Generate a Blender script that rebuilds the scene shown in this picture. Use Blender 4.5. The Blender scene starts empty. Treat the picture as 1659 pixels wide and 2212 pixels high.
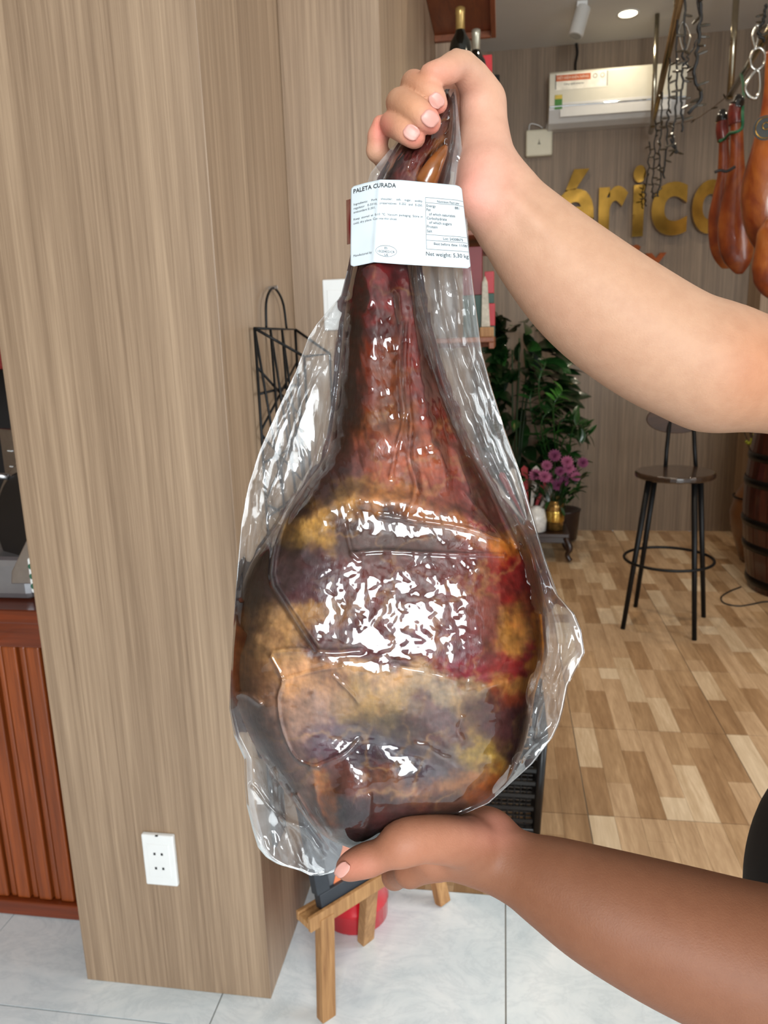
import bpy, math, random
import numpy as np
from mathutils import Matrix, Vector
random.seed(7); RNG = np.random.RandomState(11)
SC = bpy.context.scene
COL = SC.collection

# ------------------------------------------------------------------ camera
W, H, FPX = 1659, 2212, 1650.0
PITCH, YAW, ROLL, CAMH = math.radians(12.8), math.radians(9.1), math.radians(1.8), 1.45
F = np.array([-math.sin(YAW)*math.cos(PITCH), math.cos(YAW)*math.cos(PITCH), -math.sin(PITCH)])
r0 = np.array([math.cos(YAW), math.sin(YAW), 0.0]); u0 = np.cross(r0, F)
R = math.cos(ROLL)*r0 - math.sin(ROLL)*u0
U = math.sin(ROLL)*r0 + math.cos(ROLL)*u0
C = np.array([0, 0, CAMH])
cd = bpy.data.cameras.new('camera'); cam = bpy.data.objects.new('camera', cd); COL.objects.link(cam)
cd.sensor_fit = 'HORIZONTAL'; cd.sensor_width = 36; cd.lens = 36*FPX/W; cd.clip_start = 0.02; cd.clip_end = 60
cam.matrix_world = Matrix(((R[0], U[0], -F[0], C[0]), (R[1], U[1], -F[1], C[1]), (R[2], U[2], -F[2], C[2]), (0, 0, 0, 1)))
cd.dof.use_dof = True; cd.dof.focus_distance = 0.54; cd.dof.aperture_fstop = 22
SC.camera = cam

# ------------------------------------------------------------------ light
SC.view_settings.view_transform = 'Standard'; SC.view_settings.look = 'None'
SC.view_settings.gamma = 1; SC.view_settings.use_curve_mapping = False
SC.view_settings.exposure = 0.15
world = bpy.data.worlds.new('daylight'); SC.world = world; world.use_nodes = True
bg = world.node_tree.nodes['Background']; bg.inputs[0].default_value = (0.86, 0.95, 1.0, 1); bg.inputs[1].default_value = 1.0

def area_light(name, loc, target, sx, sy, power, col):
    l = bpy.data.lights.new(name, 'AREA'); l.shape = 'RECTANGLE'; l.size = sx; l.size_y = sy; l.energy = power; l.color = col
    o = bpy.data.objects.new(name, l); COL.objects.link(o); o.location = loc
    o.rotation_euler = (Vector(target)-Vector(loc)).to_track_quat('-Z', 'Y').to_euler()
    return o
# daylight coming in through the open shop front behind the photographer
area_light('shop_front_daylight', (0.7, -3.05, 1.95), (0.3, 3, 1.1), 1.8, 1.7, 165, (0.93, 0.98, 1.0))
# daylight through the side entrance on the right
area_light('side_entrance_daylight', (2.55, 1.5, 1.4), (-0.3, 1.3, 0.3), 1.5, 2.0, 38, (0.92, 0.97, 1.0))

# ------------------------------------------------------------------ helpers
def ray(x, y): return R*(x-W/2)/FPX + U*(H/2-y)/FPX + F
def at_y(x, y, Y): d = ray(x, y); return C + d*Y/d[1]
def at_z(x, y, z): d = ray(x, y); return C + d*(z-CAMH)/d[2]
def at_x(x, y, X): d = ray(x, y); return C + d*X/d[0]
D0 = 0.56                                            # distance at which the ham is held
def HP(px, py, w=0.0): return C + ray(px, py)*(D0-w)
def HPv(px, py, w):
    px = np.asarray(px, float); py = np.asarray(py, float); w = np.asarray(w, float)
    d = ((px-W/2)/FPX)[..., None]*R + ((H/2-py)/FPX)[..., None]*U + F
    return C + d*(D0-w)[..., None]
def s2l(c):
    c = c/255.0
    return c/12.92 if c <= 0.04045 else ((c+0.055)/1.055)**2.4
def lin(r, g, b): return (s2l(r), s2l(g), s2l(b), 1.0)

def new_mat(name):
    m = bpy.data.materials.new(name); m.use_nodes = True
    nt = m.node_tree; return m, nt, nt.nodes['Principled BSDF']
def N(nt, t, **kw):
    n = nt.nodes.new(t)
    for k, v in kw.items():
        if k in n.inputs.keys() if isinstance(k, str) else False: n.inputs[k].default_value = v
        else: setattr(n, k, v)
    return n
def ramp(nt, fac, stops):
    r = nt.nodes.new('ShaderNodeValToRGB'); e = r.color_ramp.elements
    e[0].position, e[0].color = stops[0]; e[1].position, e[1].color = stops[-1]
    for p, c in stops[1:-1]:
        n = e.new(p); n.color = c
    nt.links.new(fac, r.inputs[0]); return r.outputs[0]
def noise_of(nt, scale, detail=3, rough=0.55, dist=0.0, coord='object'):
    if coord == 'object':
        tc = nt.nodes.new('ShaderNodeTexCoord'); v = tc.outputs['Object']
    else:
        g = nt.nodes.new('ShaderNodeNewGeometry'); v = g.outputs['Position']
    mp = nt.nodes.new('ShaderNodeMapping'); mp.inputs['Scale'].default_value = scale
    nt.links.new(v, mp.inputs[0])
    n = nt.nodes.new('ShaderNodeTexNoise'); n.inputs['Scale'].default_value = 1
    n.inputs['Detail'].default_value = detail; n.inputs['Roughness'].default_value = rough; n.inputs['Distortion'].default_value = dist
    nt.links.new(mp.outputs[0], n.inputs[0]); return n.outputs[0]
def bump(nt, bsdf, h, strength, dist=0.001):
    b = nt.nodes.new('ShaderNodeBump'); b.inputs['Strength'].default_value = strength; b.inputs['Distance'].default_value = dist
    nt.links.new(h, b.inputs['Height']); nt.links.new(b.outputs[0], bsdf.inputs['Normal'])
MATS = {}
def plain(name, rgb, rough=0.5, metal=0.0, coat=0.0, var=0.12, scale=25, emit=None, estr=1.0, bmp=0.0):
    if name in MATS: return MATS[name]
    m, nt, b = new_mat(name); c = lin(*rgb)
    n = noise_of(nt, (scale,)*3)
    lo = tuple(x*(1-var) for x in c[:3])+(1,); hi = tuple(min(1, x*(1+var)) for x in c[:3])+(1,)
    nt.links.new(ramp(nt, n, [(0.3, lo), (0.7, hi)]), b.inputs['Base Color'])
    b.inputs['Roughness'].default_value = rough; b.inputs['Metallic'].default_value = metal; b.inputs['Coat Weight'].default_value = coat
    if emit: b.inputs['Emission Color'].default_value = lin(*emit); b.inputs['Emission Strength'].default_value = estr
    if bmp: bump(nt, b, n, bmp)
    MATS[name] = m; return m
def wood(name, dark, light, grain=(60, 60, 1.3), rough=0.5, coat=0.0, coord='world', fine=8.0, bmp=0.15):
    if name in MATS: return MATS[name]
    m, nt, b = new_mat(name)
    n1 = noise_of(nt, grain, 4, 0.6, 0.6, coord); n2 = noise_of(nt, tuple(g*fine for g in grain), 2, 0.5, 0.0, coord)
    n3 = noise_of(nt, tuple(g*0.16 for g in grain), 2, 0.5, 0.3, coord)
    mx = N(nt, 'ShaderNodeMath', operation='MULTIPLY_ADD'); nt.links.new(n2, mx.inputs[0]); mx.inputs[1].default_value = 0.45; nt.links.new(n1, mx.inputs[2])
    m2 = N(nt, 'ShaderNodeMath', operation='MULTIPLY_ADD'); nt.links.new(n3, m2.inputs[0]); m2.inputs[1].default_value = 0.5; nt.links.new(mx.outputs[0], m2.inputs[2])
    mid = tuple((a+c)/2 for a, c in zip(dark, light))
    nt.links.new(ramp(nt, m2.outputs[0], [(0.70, lin(*dark)), (0.97, lin(*mid)), (1.24, lin(*light))]) if False else
                 ramp(nt, N_map(nt, m2.outputs[0], 0.65, 1.3), [(0.0, lin(*dark)), (0.5, lin(*mid)), (1.0, lin(*light))]), b.inputs['Base Color'])
    b.inputs['Roughness'].default_value = rough; b.inputs['Coat Weight'].default_value = coat
    if bmp: bump(nt, b, n2, bmp, 0.0006)
    MATS[name] = m; return m
def N_map(nt, v, a, b_):
    n = nt.nodes.new('ShaderNodeMapRange'); n.inputs['From Min'].default_value = a; n.inputs['From Max'].default_value = b_
    nt.links.new(v, n.inputs['Value']); return n.outputs[0]

OFF = {}
def thing(name, loc, label, cat, group=None):
    o = bpy.data.objects.new(name, None); COL.objects.link(o); o.empty_display_size = 0.05
    o.location = Vector([float(x) for x in loc]); OFF[o] = np.array(loc, float)
    o['label'] = label; o['category'] = cat
    if group: o['group'] = group
    return o
def tag(o, label, cat, group=None):
    o['label'] = label; o['category'] = cat
    if group: o['group'] = group
    return o
def struct(o, label=None):
    o['kind'] = 'structure'
    if label: o['label'] = label; o['category'] = label.split()[-1]
    return o
def put(name, verts, faces, mat, parent=None, smooth=False, base=None, bevel=0.0, label=None, solid=0.0):
    """one mesh object from world-space vertices"""
    v = np.asarray(verts, float)
    if parent is not None: off = OFF[parent]
    else: off = np.array(base, float) if base is not None else (v.min(0)+v.max(0))/2*np.array([1, 1, 0])+np.array([0, 0, v[:, 2].min()])
    me = bpy.data.meshes.new(name)
    me.from_pydata((v-off).tolist(), [], [tuple(int(i) for i in f) for f in faces] if not isinstance(faces, np.ndarray) else faces.tolist())
    if smooth: me.shade_smooth()
    if mat: me.materials.append(mat)
    o = bpy.data.objects.new(name, me); COL.objects.link(o); OFF[o] = off
    if parent is not None: o.parent = parent
    else: o.location = Vector(off.tolist())
    if bevel:
        b = o.modifiers.new('bevel', 'BEVEL'); b.width = bevel; b.segments = 2; b.limit_method = 'ANGLE'
    if solid:
        b = o.modifiers.new('solid', 'SOLIDIFY'); b.thickness = solid; b.offset = 0
    if label: o['label'] = label
    return o
def inst(name, me, M, parent=None):
    """another object sharing mesh data, placed by a world matrix"""
    o = bpy.data.objects.new(name, me); COL.objects.link(o)
    if parent is not None:
        o.parent = parent; o.matrix_basis = Matrix.Translation(Vector((-OFF[parent]).tolist())) @ M
    else: o.matrix_basis = M
    return o

class MB:
    def __init__(s): s.v = []; s.f = []
    def add(s, v, f):
        b = len(s.v); s.v += [tuple(float(c) for c in p) for p in v]; s.f += [tuple(int(i)+b for i in q) for q in f]; return s
    def box(s, c, d, rz=0.0, M=None):
        hx, hy, hz = d[0]/2, d[1]/2, d[2]/2
        p = np.array([[x, y, z] for z in (-hz, hz) for y in (-hy, hy) for x in (-hx, hx)])
        if M is not None: p = p@np.array(M).T
        if rz:
            a, b = math.cos(rz), math.sin(rz); p = p@np.array([[a, -b, 0], [b, a, 0], [0, 0, 1]]).T
        return s.add(p+np.array(c), [(0, 2, 3, 1), (4, 5, 7, 6), (0, 1, 5, 4), (2, 6, 7, 3), (0, 4, 6, 2), (1, 3, 7, 5)])
    def box2(s, a, b):
        a = np.array(a, float); b = np.array(b, float); return s.box((a+b)/2, np.abs(b-a))
    def bar(s, p, q, w, d, up=(0, 0, 1)):
        p = np.array(p, float); q = np.array(q, float); z = q-p; L = np.linalg.norm(z); z = z/L
        x = np.cross(up, z)
        if np.linalg.norm(x) < 1e-4: x = np.array([1., 0, 0])
        x /= np.linalg.norm(x); y = np.cross(z, x)
        return s.box((p+q)/2, (w, d, L), M=np.stack([x, y, z], 1))
    def tube(s, pts, rad, n=8, closed=False, caps=True, flat=None):
        P = np.array(pts, float); m = len(P)
        rad = np.full(m, rad) if np.isscalar(rad) else np.array(rad, float)
        T = np.zeros_like(P)
        for i in range(m):
            a = P[(i-1) % m] if (closed or i > 0) else P[i]; b = P[(i+1) % m] if (closed or i < m-1) else P[i]
            t = b-a; T[i] = t/(np.linalg.norm(t)+1e-12)
        ref = np.array([0, 0, 1.]) if abs(T[0][2]) < 0.9 else np.array([1., 0, 0])
        x = np.cross(ref, T[0]); x /= np.linalg.norm(x); vs = []
        for i in range(m):
            x = x-T[i]*(x@T[i]); x /= np.linalg.norm(x); y = np.cross(T[i], x)
            for k in range(n):
                a = 2*math.pi*k/n; vs.append(P[i]+rad[i]*(math.cos(a)*x+math.sin(a)*y*(flat if flat else 1)))
        fs = []
        for i in range(m if closed else m-1):
            for k in range(n):
                fs.append((i*n+k, i*n+(k+1) % n, ((i+1) % m)*n+(k+1) % n, ((i+1) % m)*n+k))
        if caps and not closed: fs.append(tuple(range(n-1, -1, -1))); fs.append(tuple((m-1)*n+k for k in range(n)))
        return s.add(vs, fs)
    def lathe(s, prof, c, n=24, sx=1.0, sy=1.0, cap=True):
        vs = []
        for r, z in prof:
            for k in range(n):
                a = 2*math.pi*k/n; vs.append((c[0]+r*sx*math.cos(a), c[1]+r*sy*math.sin(a), c[2]+z))
        m = len(prof); fs = [(i*n+k, i*n+(k+1) % n, (i+1)*n+(k+1) % n, (i+1)*n+k) for i in range(m-1) for k in range(n)]
        if cap: fs += [tuple(range(n-1, -1, -1)), tuple((m-1)*n+k for k in range(n))]
        return s.add(vs, fs)
    def ball(s, c, r, n=10, sq=(1, 1, 1)):
        vs = []; m = n//2+1
        for i in range(m+1):
            t = math.pi*i/m
            for k in range(n):
                a = 2*math.pi*k/n; vs.append((c[0]+sq[0]*r*math.sin(t)*math.cos(a), c[1]+sq[1]*r*math.sin(t)*math.sin(a), c[2]+sq[2]*r*math.cos(t)))
        return s.add(vs, [(i*n+k, (i+1)*n+k, (i+1)*n+(k+1) % n, i*n+(k+1) % n) for i in range(m) for k in range(n)])
    def prism(s, poly, O, X, Y, Z):
        """polygon in the X,Y plane at O, thickness vector Z"""
        O, X, Y, Z = (np.array(a, float) for a in (O, X, Y, Z)); n = len(poly)
        a = [O+X*p[0]+Y*p[1] for p in poly]; vs = a+[p+Z for p in a]
        return s.add(vs, [tuple(range(n-1, -1, -1)), tuple(range(n, 2*n))]+[(i, (i+1) % n, n+(i+1) % n, n+i) for i in range(n)])
    def put(s, name, mat, parent=None, **kw): return put(name, s.v, s.f, mat, parent, **kw)
def spline(pts, n):
    """Catmull-Rom resample"""
    P = np.array(pts, float); P = np.vstack([2*P[0]-P[1], P, 2*P[-1]-P[-2]]); m = len(P)-3; out = []
    for t in np.linspace(0, m-1e-9, n):
        i = int(t); u = t-i; a, b, c, d = P[i:i+4]
        out.append(0.5*((2*b)+(c-a)*u+(2*a-5*b+4*c-d)*u*u+(3*b-3*c+d-a)*u**3))
    return np.array(out)
def text_mesh(txt, size, ext=0.0, offset=0.0, align='LEFT', res=3):
    cu = bpy.data.curves.new('t', 'FONT'); cu.body = txt; cu.size = size; cu.extrude = ext; cu.offset = offset; cu.align_x = align; cu.resolution_u = res
    o = bpy.data.objects.new('t', cu); COL.objects.link(o)
    me = bpy.data.meshes.new_from_object(o.evaluated_get(bpy.context.evaluated_depsgraph_get()))
    v = np.array([x.co[:] for x in me.vertices]).reshape(-1, 3); f = [tuple(p.vertices) for p in me.polygons]
    bpy.data.objects.remove(o); bpy.data.curves.remove(cu); bpy.data.meshes.remove(me)
    return v, f
# numpy noise
_lat = RNG.rand(64, 256, 256).astype(np.float32)
def vnoise(x, y, seed=0):
    L = _lat[seed % 64]; xi = np.floor(x).astype(int); yi = np.floor(y).astype(int); fx = x-xi; fy = y-yi
    fx = fx*fx*(3-2*fx); fy = fy*fy*(3-2*fy); a = xi & 255; b = yi & 255; a1 = (xi+1) & 255; b1 = (yi+1) & 255
    return (L[a, b]*(1-fx)+L[a1, b]*fx)*(1-fy)+(L[a, b1]*(1-fx)+L[a1, b1]*fx)*fy
def fbm(x, y, scale, octv=4, seed=0, gain=0.5):
    t = 0; amp = 1; tot = 0
    for k in range(octv):
        t = t+amp*vnoise(np.asarray(x)/scale*2**k, np.asarray(y)/scale*2**k, seed+k); tot += amp; amp *= gain
    return t/tot-0.5
def dist_poly(x, y, pts):
    d = np.full(np.shape(x), 1e9)
    for (ax, ay), (bx, by) in zip(pts[:-1], pts[1:]):
        vx, vy = bx-ax, by-ay; t = np.clip(((x-ax)*vx+(y-ay)*vy)/(vx*vx+vy*vy), 0, 1)
        d = np.minimum(d, np.hypot(x-ax-t*vx, y-ay-t*vy))
    return d
# signed distance -> mesh (surface nets)
class SDF:
    def __init__(s, lo, hi, vox):
        s.lo = np.array(lo, float); s.vox = vox; s.n = np.ceil((np.array(hi)-s.lo)/vox).astype(int)+1
        s.d = np.full(s.n, 0.03, np.float32)
    def sub(s, lo, hi):
        a = np.clip(np.floor((lo-s.lo)/s.vox).astype(int), 0, s.n); b = np.clip(np.ceil((hi-s.lo)/s.vox).astype(int)+1, 0, s.n)
        if np.any(b <= a): return None, None
        ax = [s.lo[i]+s.vox*np.arange(a[i], b[i]) for i in range(3)]
        return tuple(slice(a[i], b[i]) for i in range(3)), np.stack(np.meshgrid(*ax, indexing='ij'), -1)
    @staticmethod
    def cone(p, a, b, ra, rb):
        ba = b-a; pa = p-a; L2 = ba@ba; t = np.clip((pa@ba)/max(L2, 1e-12), 0, 1)
        return np.linalg.norm(pa-t[..., None]*ba, axis=-1)-(ra+(rb-ra)*t)
    def chain(s, pts, rad, k=0.004, kk=0.003, cut=False):
        """a chain of tapering capsules blended inside with kk, then with the rest by k"""
        P = np.array(pts, float); rad = np.array(rad, float); mg = 0.016
        sl, G = s.sub((P-rad[:, None]).min(0)-mg, (P+rad[:, None]).max(0)+mg)
        if sl is None: return s
        d = None
        for i in range(max(1, len(P)-1)):
            e = s.cone(G, P[i], P[min(i+1, len(P)-1)], rad[i], rad[min(i+1, len(P)-1)])
            d = e if d is None else s.smin(d, e, kk)
        s.d[sl] = -s.smin(-s.d[sl], d, k) if cut else s.smin(s.d[sl], d, k); return s
    def ell(s, c, ax, rad, k=0.004, cut=False):
        """ellipsoid; ax columns are its axes"""
        c = np.array(c, float); rad = np.array(rad, float); ax = np.array(ax, float); m = rad.max()+0.016
        sl, G = s.sub(c-m, c+m)
        if sl is None: return s
        q = (G-c)@ax; k0 = np.linalg.norm(q/rad, axis=-1); k1 = np.linalg.norm(q/rad**2, axis=-1)
        d = k0*(k0-1)/np.maximum(k1, 1e-9); s.d[sl] = -s.smin(-s.d[sl], d, k) if cut else s.smin(s.d[sl], d, k); return s
    @staticmethod
    def smin(a, b, k):
        h = np.maximum(k-np.abs(a-b), 0)/k; return np.minimum(a, b)-h*h*k*0.25
    def mesh(s):
        d = s.d; ins = d < 0; n = np.array(d.shape); cnt = np.zeros(n-1, np.int8); 
        for i in (0, 1):
            for j in (0, 1):
                for k in (0, 1): cnt += ins[i:n[0]-1+i, j:n[1]-1+j, k:n[2]-1+k]
        cell = np.argwhere((cnt > 0) & (cnt < 8)); idx = -np.ones(n-1, np.int64); idx[tuple(cell.T)] = np.arange(len(cell))
        acc = np.zeros((len(cell), 3)); num = np.zeros(len(cell))
        cor = [np.array(c) for c in np.ndindex(2, 2, 2)]
        for a in cor:
            for ax in range(3):
                if a[ax]: continue
                b = a.copy(); b[ax] = 1; da = d[tuple((cell+a).T)]; db = d[tuple((cell+b).T)]; x = (da < 0) != (db < 0)
                t = np.where(x, da/np.where(x, da-db, 1), 0); p = np.tile(a.astype(float), (len(cell), 1)); p[:, ax] += t
                acc += p*x[:, None]; num += x
        V = s.lo+(cell+acc/num[:, None])*s.vox; faces = []
        for ax in range(3):
            u, v = (ax+1) % 3, (ax+2) % 3; m = n.copy(); m[ax] -= 1
            A = ins[tuple(slice(0, m[i]) for i in range(3))]; B = ins[tuple(slice(1, None) if i == ax else slice(0, m[i]) for i in range(3))]
            e = np.argwhere(A != B); e = e[(e[:, u] > 0) & (e[:, v] > 0) & (e[:, u] < n[u]-1) & (e[:, v] < n[v]-1)]
            eu = np.zeros(3, int); eu[u] = 1; ev = np.zeros(3, int); ev[v] = 1
            q = np.stack([idx[tuple((e-eu-ev).T)], idx[tuple((e-ev).T)], idx[tuple(e.T)], idx[tuple((e-eu).T)]], 1)
            fl = ~A[tuple(e.T)]; q[fl] = q[fl][:, ::-1]; faces.append(q)
        return V, np.vstack(faces)
def vcol(o, cols):
    a = o.data.color_attributes.new('tint', 'FLOAT_COLOR', 'POINT'); c = np.ones((len(o.data.vertices), 4), np.float32); c[:, :3] = cols
    a.data.foreach_set('color', c.ravel())
def lin3(c): c = np.asarray(c, float)/255; return np.where(c <= 0.04045, c/12.92, ((c+0.055)/1.055)**2.4)
# ------------------------------------------------------------------ the room
LAM = wood('wood_laminate', (122, 99, 78), (180, 154, 127), grain=(85, 85, 1.1), rough=0.45, fine=6, bmp=0.3)
LAMB = wood('wood_laminate_back', (100, 83, 67), (148, 127, 105), grain=(70, 70, 1.1), rough=0.5, fine=7, bmp=0.15)
YB, ZC = 5.72, 3.30
XA, XB_, XC_ = -0.515, -0.28, -0.20          # stepped left-hand wall
def slab(name, a, b, mat, bevel=0.0): return struct(MB().box2(a, b).put(name, mat, bevel=bevel))
slab('wall_left_pillar', (-0.963, 1.38, 0), (XA, YB+.1, ZC), LAM, 0.0015)
slab('wall_left_middle', (XA+.0005, 1.90, 0), (XB_, YB+.1, ZC), LAM, 0.0015)
slab('wall_left_back', (XB_+.0005, 3.42, 0), (XC_, YB+.1, ZC), LAM, 0.0015)
slab('wall_back', (XC_, YB, 0), (2.7, YB+.1, ZC), LAMB)
slab('wall_back_column', (1.64, 5.44, 0), (2.7, YB, ZC), LAM, 0.002)
WHITE = plain('ceiling_paint', (205, 203, 198), 0.8, var=0.02, scale=3)
slab('ceiling', (-2.6, -3.2, ZC), (2.8, YB+.1, ZC+.1), WHITE)
slab('wall_right_back', (2.7, 2.3, 0), (2.8, YB+.1, ZC), LAM)
slab('wall_right_front', (2.7, -3.2, 0), (2.8, 0.5, ZC), LAM)
slab('wall_right_header', (2.7, 0.5, 2.6), (2.8, 2.3, ZC), LAM)
slab('wall_front_header', (-2.6, -3.2, 3.0), (2.7, -3.1, ZC), LAM)
slab('wall_front_left', (-2.6, -3.2, 0), (-0.9, -3.1, 3.0), LAM)
DARK = plain('dark_wall', (30, 27, 26), 0.7, var=0.2, scale=4)
slab('wall_far_left', (-2.7, -3.2, 0), (-2.6, 2.6, ZC), LAM)
slab('wall_counter_back', (-2.6, 2.5, 0), (-0.963, 2.6, ZC), DARK)
PAVE = plain('pavement', (150, 148, 145), 0.9, var=0.1, scale=6)
slab('ground_street', (-9, -12, -0.12), (9, -3.2, -0.06), PAVE)
slab('ground_side', (2.8, -3.2, -0.12), (9, 8, -0.06), PAVE)

# floor: slab, marble-look tiles in front, wood-look tiles behind
GROUT = plain('grout', (128, 120, 108), 0.9, var=0.1)
floor = struct(MB().box2((-2.6, -3.2, -0.06), (2.7, YB, -0.004)).put('floor', GROUT))
def marble():
    m, nt, b = new_mat('marble_tile')
    n = noise_of(nt, (3.2, 3.2, 3), 6, 0.62, 1.6, 'world'); n2 = noise_of(nt, (6, 11, 3), 6, 0.72, 0.9, 'world')
    w = N(nt, 'ShaderNodeMath', operation='SUBTRACT'); nt.links.new(n2, w.inputs[0]); w.inputs[1].default_value = 0.5
    a = N(nt, 'ShaderNodeMath', operation='ABSOLUTE'); nt.links.new(w.outputs[0], a.inputs[0])
    c1 = ramp(nt, n, [(0.3, lin(206, 218, 224)), (0.52, lin(226, 234, 238)), (0.75, lin(240, 244, 246))])
    c2 = ramp(nt, a.outputs[0], [(0.0, (0.80, 0.82, 0.84, 1)), (0.035, (0.93, 0.94, 0.95, 1)), (0.1, (1, 1, 1, 1))])
    mx = N(nt, 'ShaderNodeMix', data_type='RGBA', blend_type='MULTIPLY'); mx.inputs[0].default_value = 0.6
    nt.links.new(c1, mx.inputs[6]); nt.links.new(c2, mx.inputs[7]); nt.links.new(mx.outputs[2], b.inputs['Base Color'])
    b.inputs['Roughness'].default_value = 0.28; bump(nt, b, n2, 0.05, 0.002); return m
MARB = marble()
GAP, YW = 0.0016, 1.77
xs = [0.01+0.64*k for k in range(-4, 5)]; ys = [YW]+[1.29-0.64*k for k in range(0, 8)]
for i in range(len(xs)-1):
    for j in range(len(ys)-1):
        a, b = xs[i]+GAP, xs[i+1]-GAP; c, d = ys[j+1]+GAP, ys[j]-GAP
        if b < -2.55: continue
        t = MB().box2((max(a, -2.6), max(c, -3.2), -0.008), (min(b, 2.7), d, 0.0)).put('marble_tile', MARB, floor)
PLK = [wood('plank_%d' % k, d, l, grain=(34, 3.2, 5), rough=0.3, fine=5, bmp=0.05) for k, (d, l) in enumerate([
    ((156, 124, 92), (208, 176, 140)), ((188, 162, 130), (228, 206, 176)), ((126, 94, 64), (182, 146, 108)), ((170, 140, 106), (226, 202, 170)), ((140, 108, 76), (198, 164, 126))])]
pieces = []; TS = 0.5453
for i in range(-2, 5):
    for j in range(-1, 7):
        x0 = 0.262+TS*i; y0 = 2.153+TS*j; rr = random.Random(5+(i*2+j) % 3)
        for c in range(7):
            cut = [0.5, 0.34, 0.72, 0.22, 0.58, 0.8, 0.42][(c+(i+j) % 2*3) % 7]
            for a, b in ((0, cut), (cut, 1)):
                xa = x0+TS*c/7+(GAP if c == 0 else 0.0003); xb = x0+TS*(c+1)/7-(GAP if c == 6 else 0.0003)
                ya = y0+TS*a+(GAP if a == 0 else 0.0003); yb = y0+TS*b-(GAP if b == 1 else 0.0003)
                xa = max(xa, XB_); ya = max(ya, YW+GAP); yb = min(yb, YB)
                k = rr.choice([0, 0, 1, 2, 2, 3, 4, 4])
                if xb-xa < 0.01 or yb-ya < 0.01 or xa > 2.65: continue
                pieces.append((xa, xb, ya, yb, k))
def px_of(P):
    v = np.array(P, float)-C; z = v@F; return W/2+FPX*(v@R)/z, H/2-FPX*(v@U)/z
vis, rest = [], []
for q in pieces:
    x, y = px_of(((q[0]+q[1])/2, (q[2]+q[3])/2, 0))
    (vis if (1100 < x < 1700 and y < 1960) else rest).append(q)
vis.sort(key=lambda q: q[2]); rest += vis[296:]; vis = vis[:296]
for xa, xb, ya, yb, k in vis: MB().box2((xa, ya, -0.008), (xb, yb, 0)).put('plank', PLK[k], floor)
mb = [MB() for _ in PLK]
for xa, xb, ya, yb, k in rest: mb[k].box2((xa, ya, -0.008), (xb, yb, 0))
for k, m in enumerate(mb):
    if m.v: o = m.put('plank_field', PLK[k], floor); o['kind'] = 'stuff'

# ------------------------------------------------------------------ counter and slicer at the left
CW = wood('counter_wood', (98, 42, 12), (168, 84, 34), grain=(50, 50, 2.0), rough=0.35, coat=0.25, fine=4)
CWD = wood('counter_wood_dark', (78, 30, 10), (128, 54, 20), grain=(2.0, 50, 50), rough=0.3, coat=0.3, fine=4)
t = thing('wooden_counter', (-1.6, 1.9, 0), 'reddish brown wooden counter with beadboard front below the slicer', 'counter')
MB().box2((-2.4, 1.58, 0.002), (-0.97, 2.3, 0.82)).put('body', CW, t)
MB().box2((-2.42, 1.535, 0.822), (-0.968, 2.32, 0.857)).put('worktop', CWD, t, bevel=0.006)
MB().box2((-2.4, 1.556, 0.755), (-0.97, 1.581, 0.821)).put('apron', CWD, t, bevel=0.004)
MB().box2((-2.4, 1.55, 0.002), (-0.97, 1.581, 0.045)).put('plinth', CWD, t, bevel=0.004)
x = -0.972
while x > -2.38:
    MB().box2((x-0.038, 1.562, 0.046), (x-0.002, 1.582, 0.754)).put('board', CW, t, bevel=0.004)
    MB().box2((x-0.058, 1.566, 0.046), (x-0.042, 1.582, 0.754)).put('bead', CW, t, bevel=0.005); x -= 0.062
STEEL = plain('brushed_steel', (190, 190, 192), 0.28, 1.0, var=0.06, scale=60)
ALU = plain('grey_aluminium', (150, 150, 154), 0.4, 0.7, var=0.05)
BLACK = plain('black_plastic', (16, 17, 20), 0.35, var=0.15)
BLKM = plain('black_metal', (24, 24, 25), 0.45, 0.6, var=0.15)
WPL = plain('white_plastic', (232, 233, 232), 0.35, var=0.02)
YS = 1.70
t = thing('meat_slicer', at_y(40, 1310, YS), 'silver meat slicer with black round blade cover on the wooden counter', 'slicer')
zt = 0.858
bx = at_y(88, 1300, YS)[0]
MB().box2((-1.75, YS-0.10, zt), (bx+0.05, YS+0.22, zt+0.105)).put('base', ALU, t, bevel=0.018)
# sloping motor housing
hy = YS+0.04
MB().prism([(-0.05, 0), (0.16, 0), (0.16, 0.22), (0.10, 0.24)], (bx-0.10, hy-0.02, zt+0.10), (1, 0, 0), (0, 0, 1), (0, 0.2, 0)).put('housing', STEEL, t, bevel=0.01)
bc = at_y(62, 1120, YS-0.03); ax = np.array([-0.45, -0.87, 0.20]); ax /= np.linalg.norm(ax)
def disc(c, a, r, h, name, mat, n=40, **kw):
    return MB().tube([np.array(c)-a*h/2, np.array(c)+a*h/2], r, n).put(name, mat, t, **kw)
disc(bc, ax, 0.134, 0.02, 'blade', STEEL); disc(bc+ax*0.014, ax, 0.116, 0.016, 'blade_cover', BLACK, bevel=0.006)
u_ = np.cross(ax, [0, 0, 1]); u_ /= np.linalg.norm(u_); v_ = np.cross(u_, ax)
MB().tube([bc+0.138*(math.cos(a)*u_+math.sin(a)*v_) for a in np.linspace(0, 2*math.pi, 48, endpoint=False)], 0.008, 8, closed=True).put('blade_guard', STEEL, t, smooth=True)
pc = at_y(28, 990, YS+0.05)
MB().box(pc, (0.09, 0.012, 0.15), rz=-0.5).put('carriage_plate', STEEL, t, bevel=0.02)
for dz in (-0.02, 0.02): MB().box(pc+np.array([0, -0.008, dz]), (0.02, 0.004, 0.002), rz=-0.5).put('scale_mark', WPL, t)
MB().tube([at_y(-30, 1025, YS), at_y(18, 1030, YS)], 0.008, 10).put('carriage_rod', STEEL, t, smooth=True)
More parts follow.
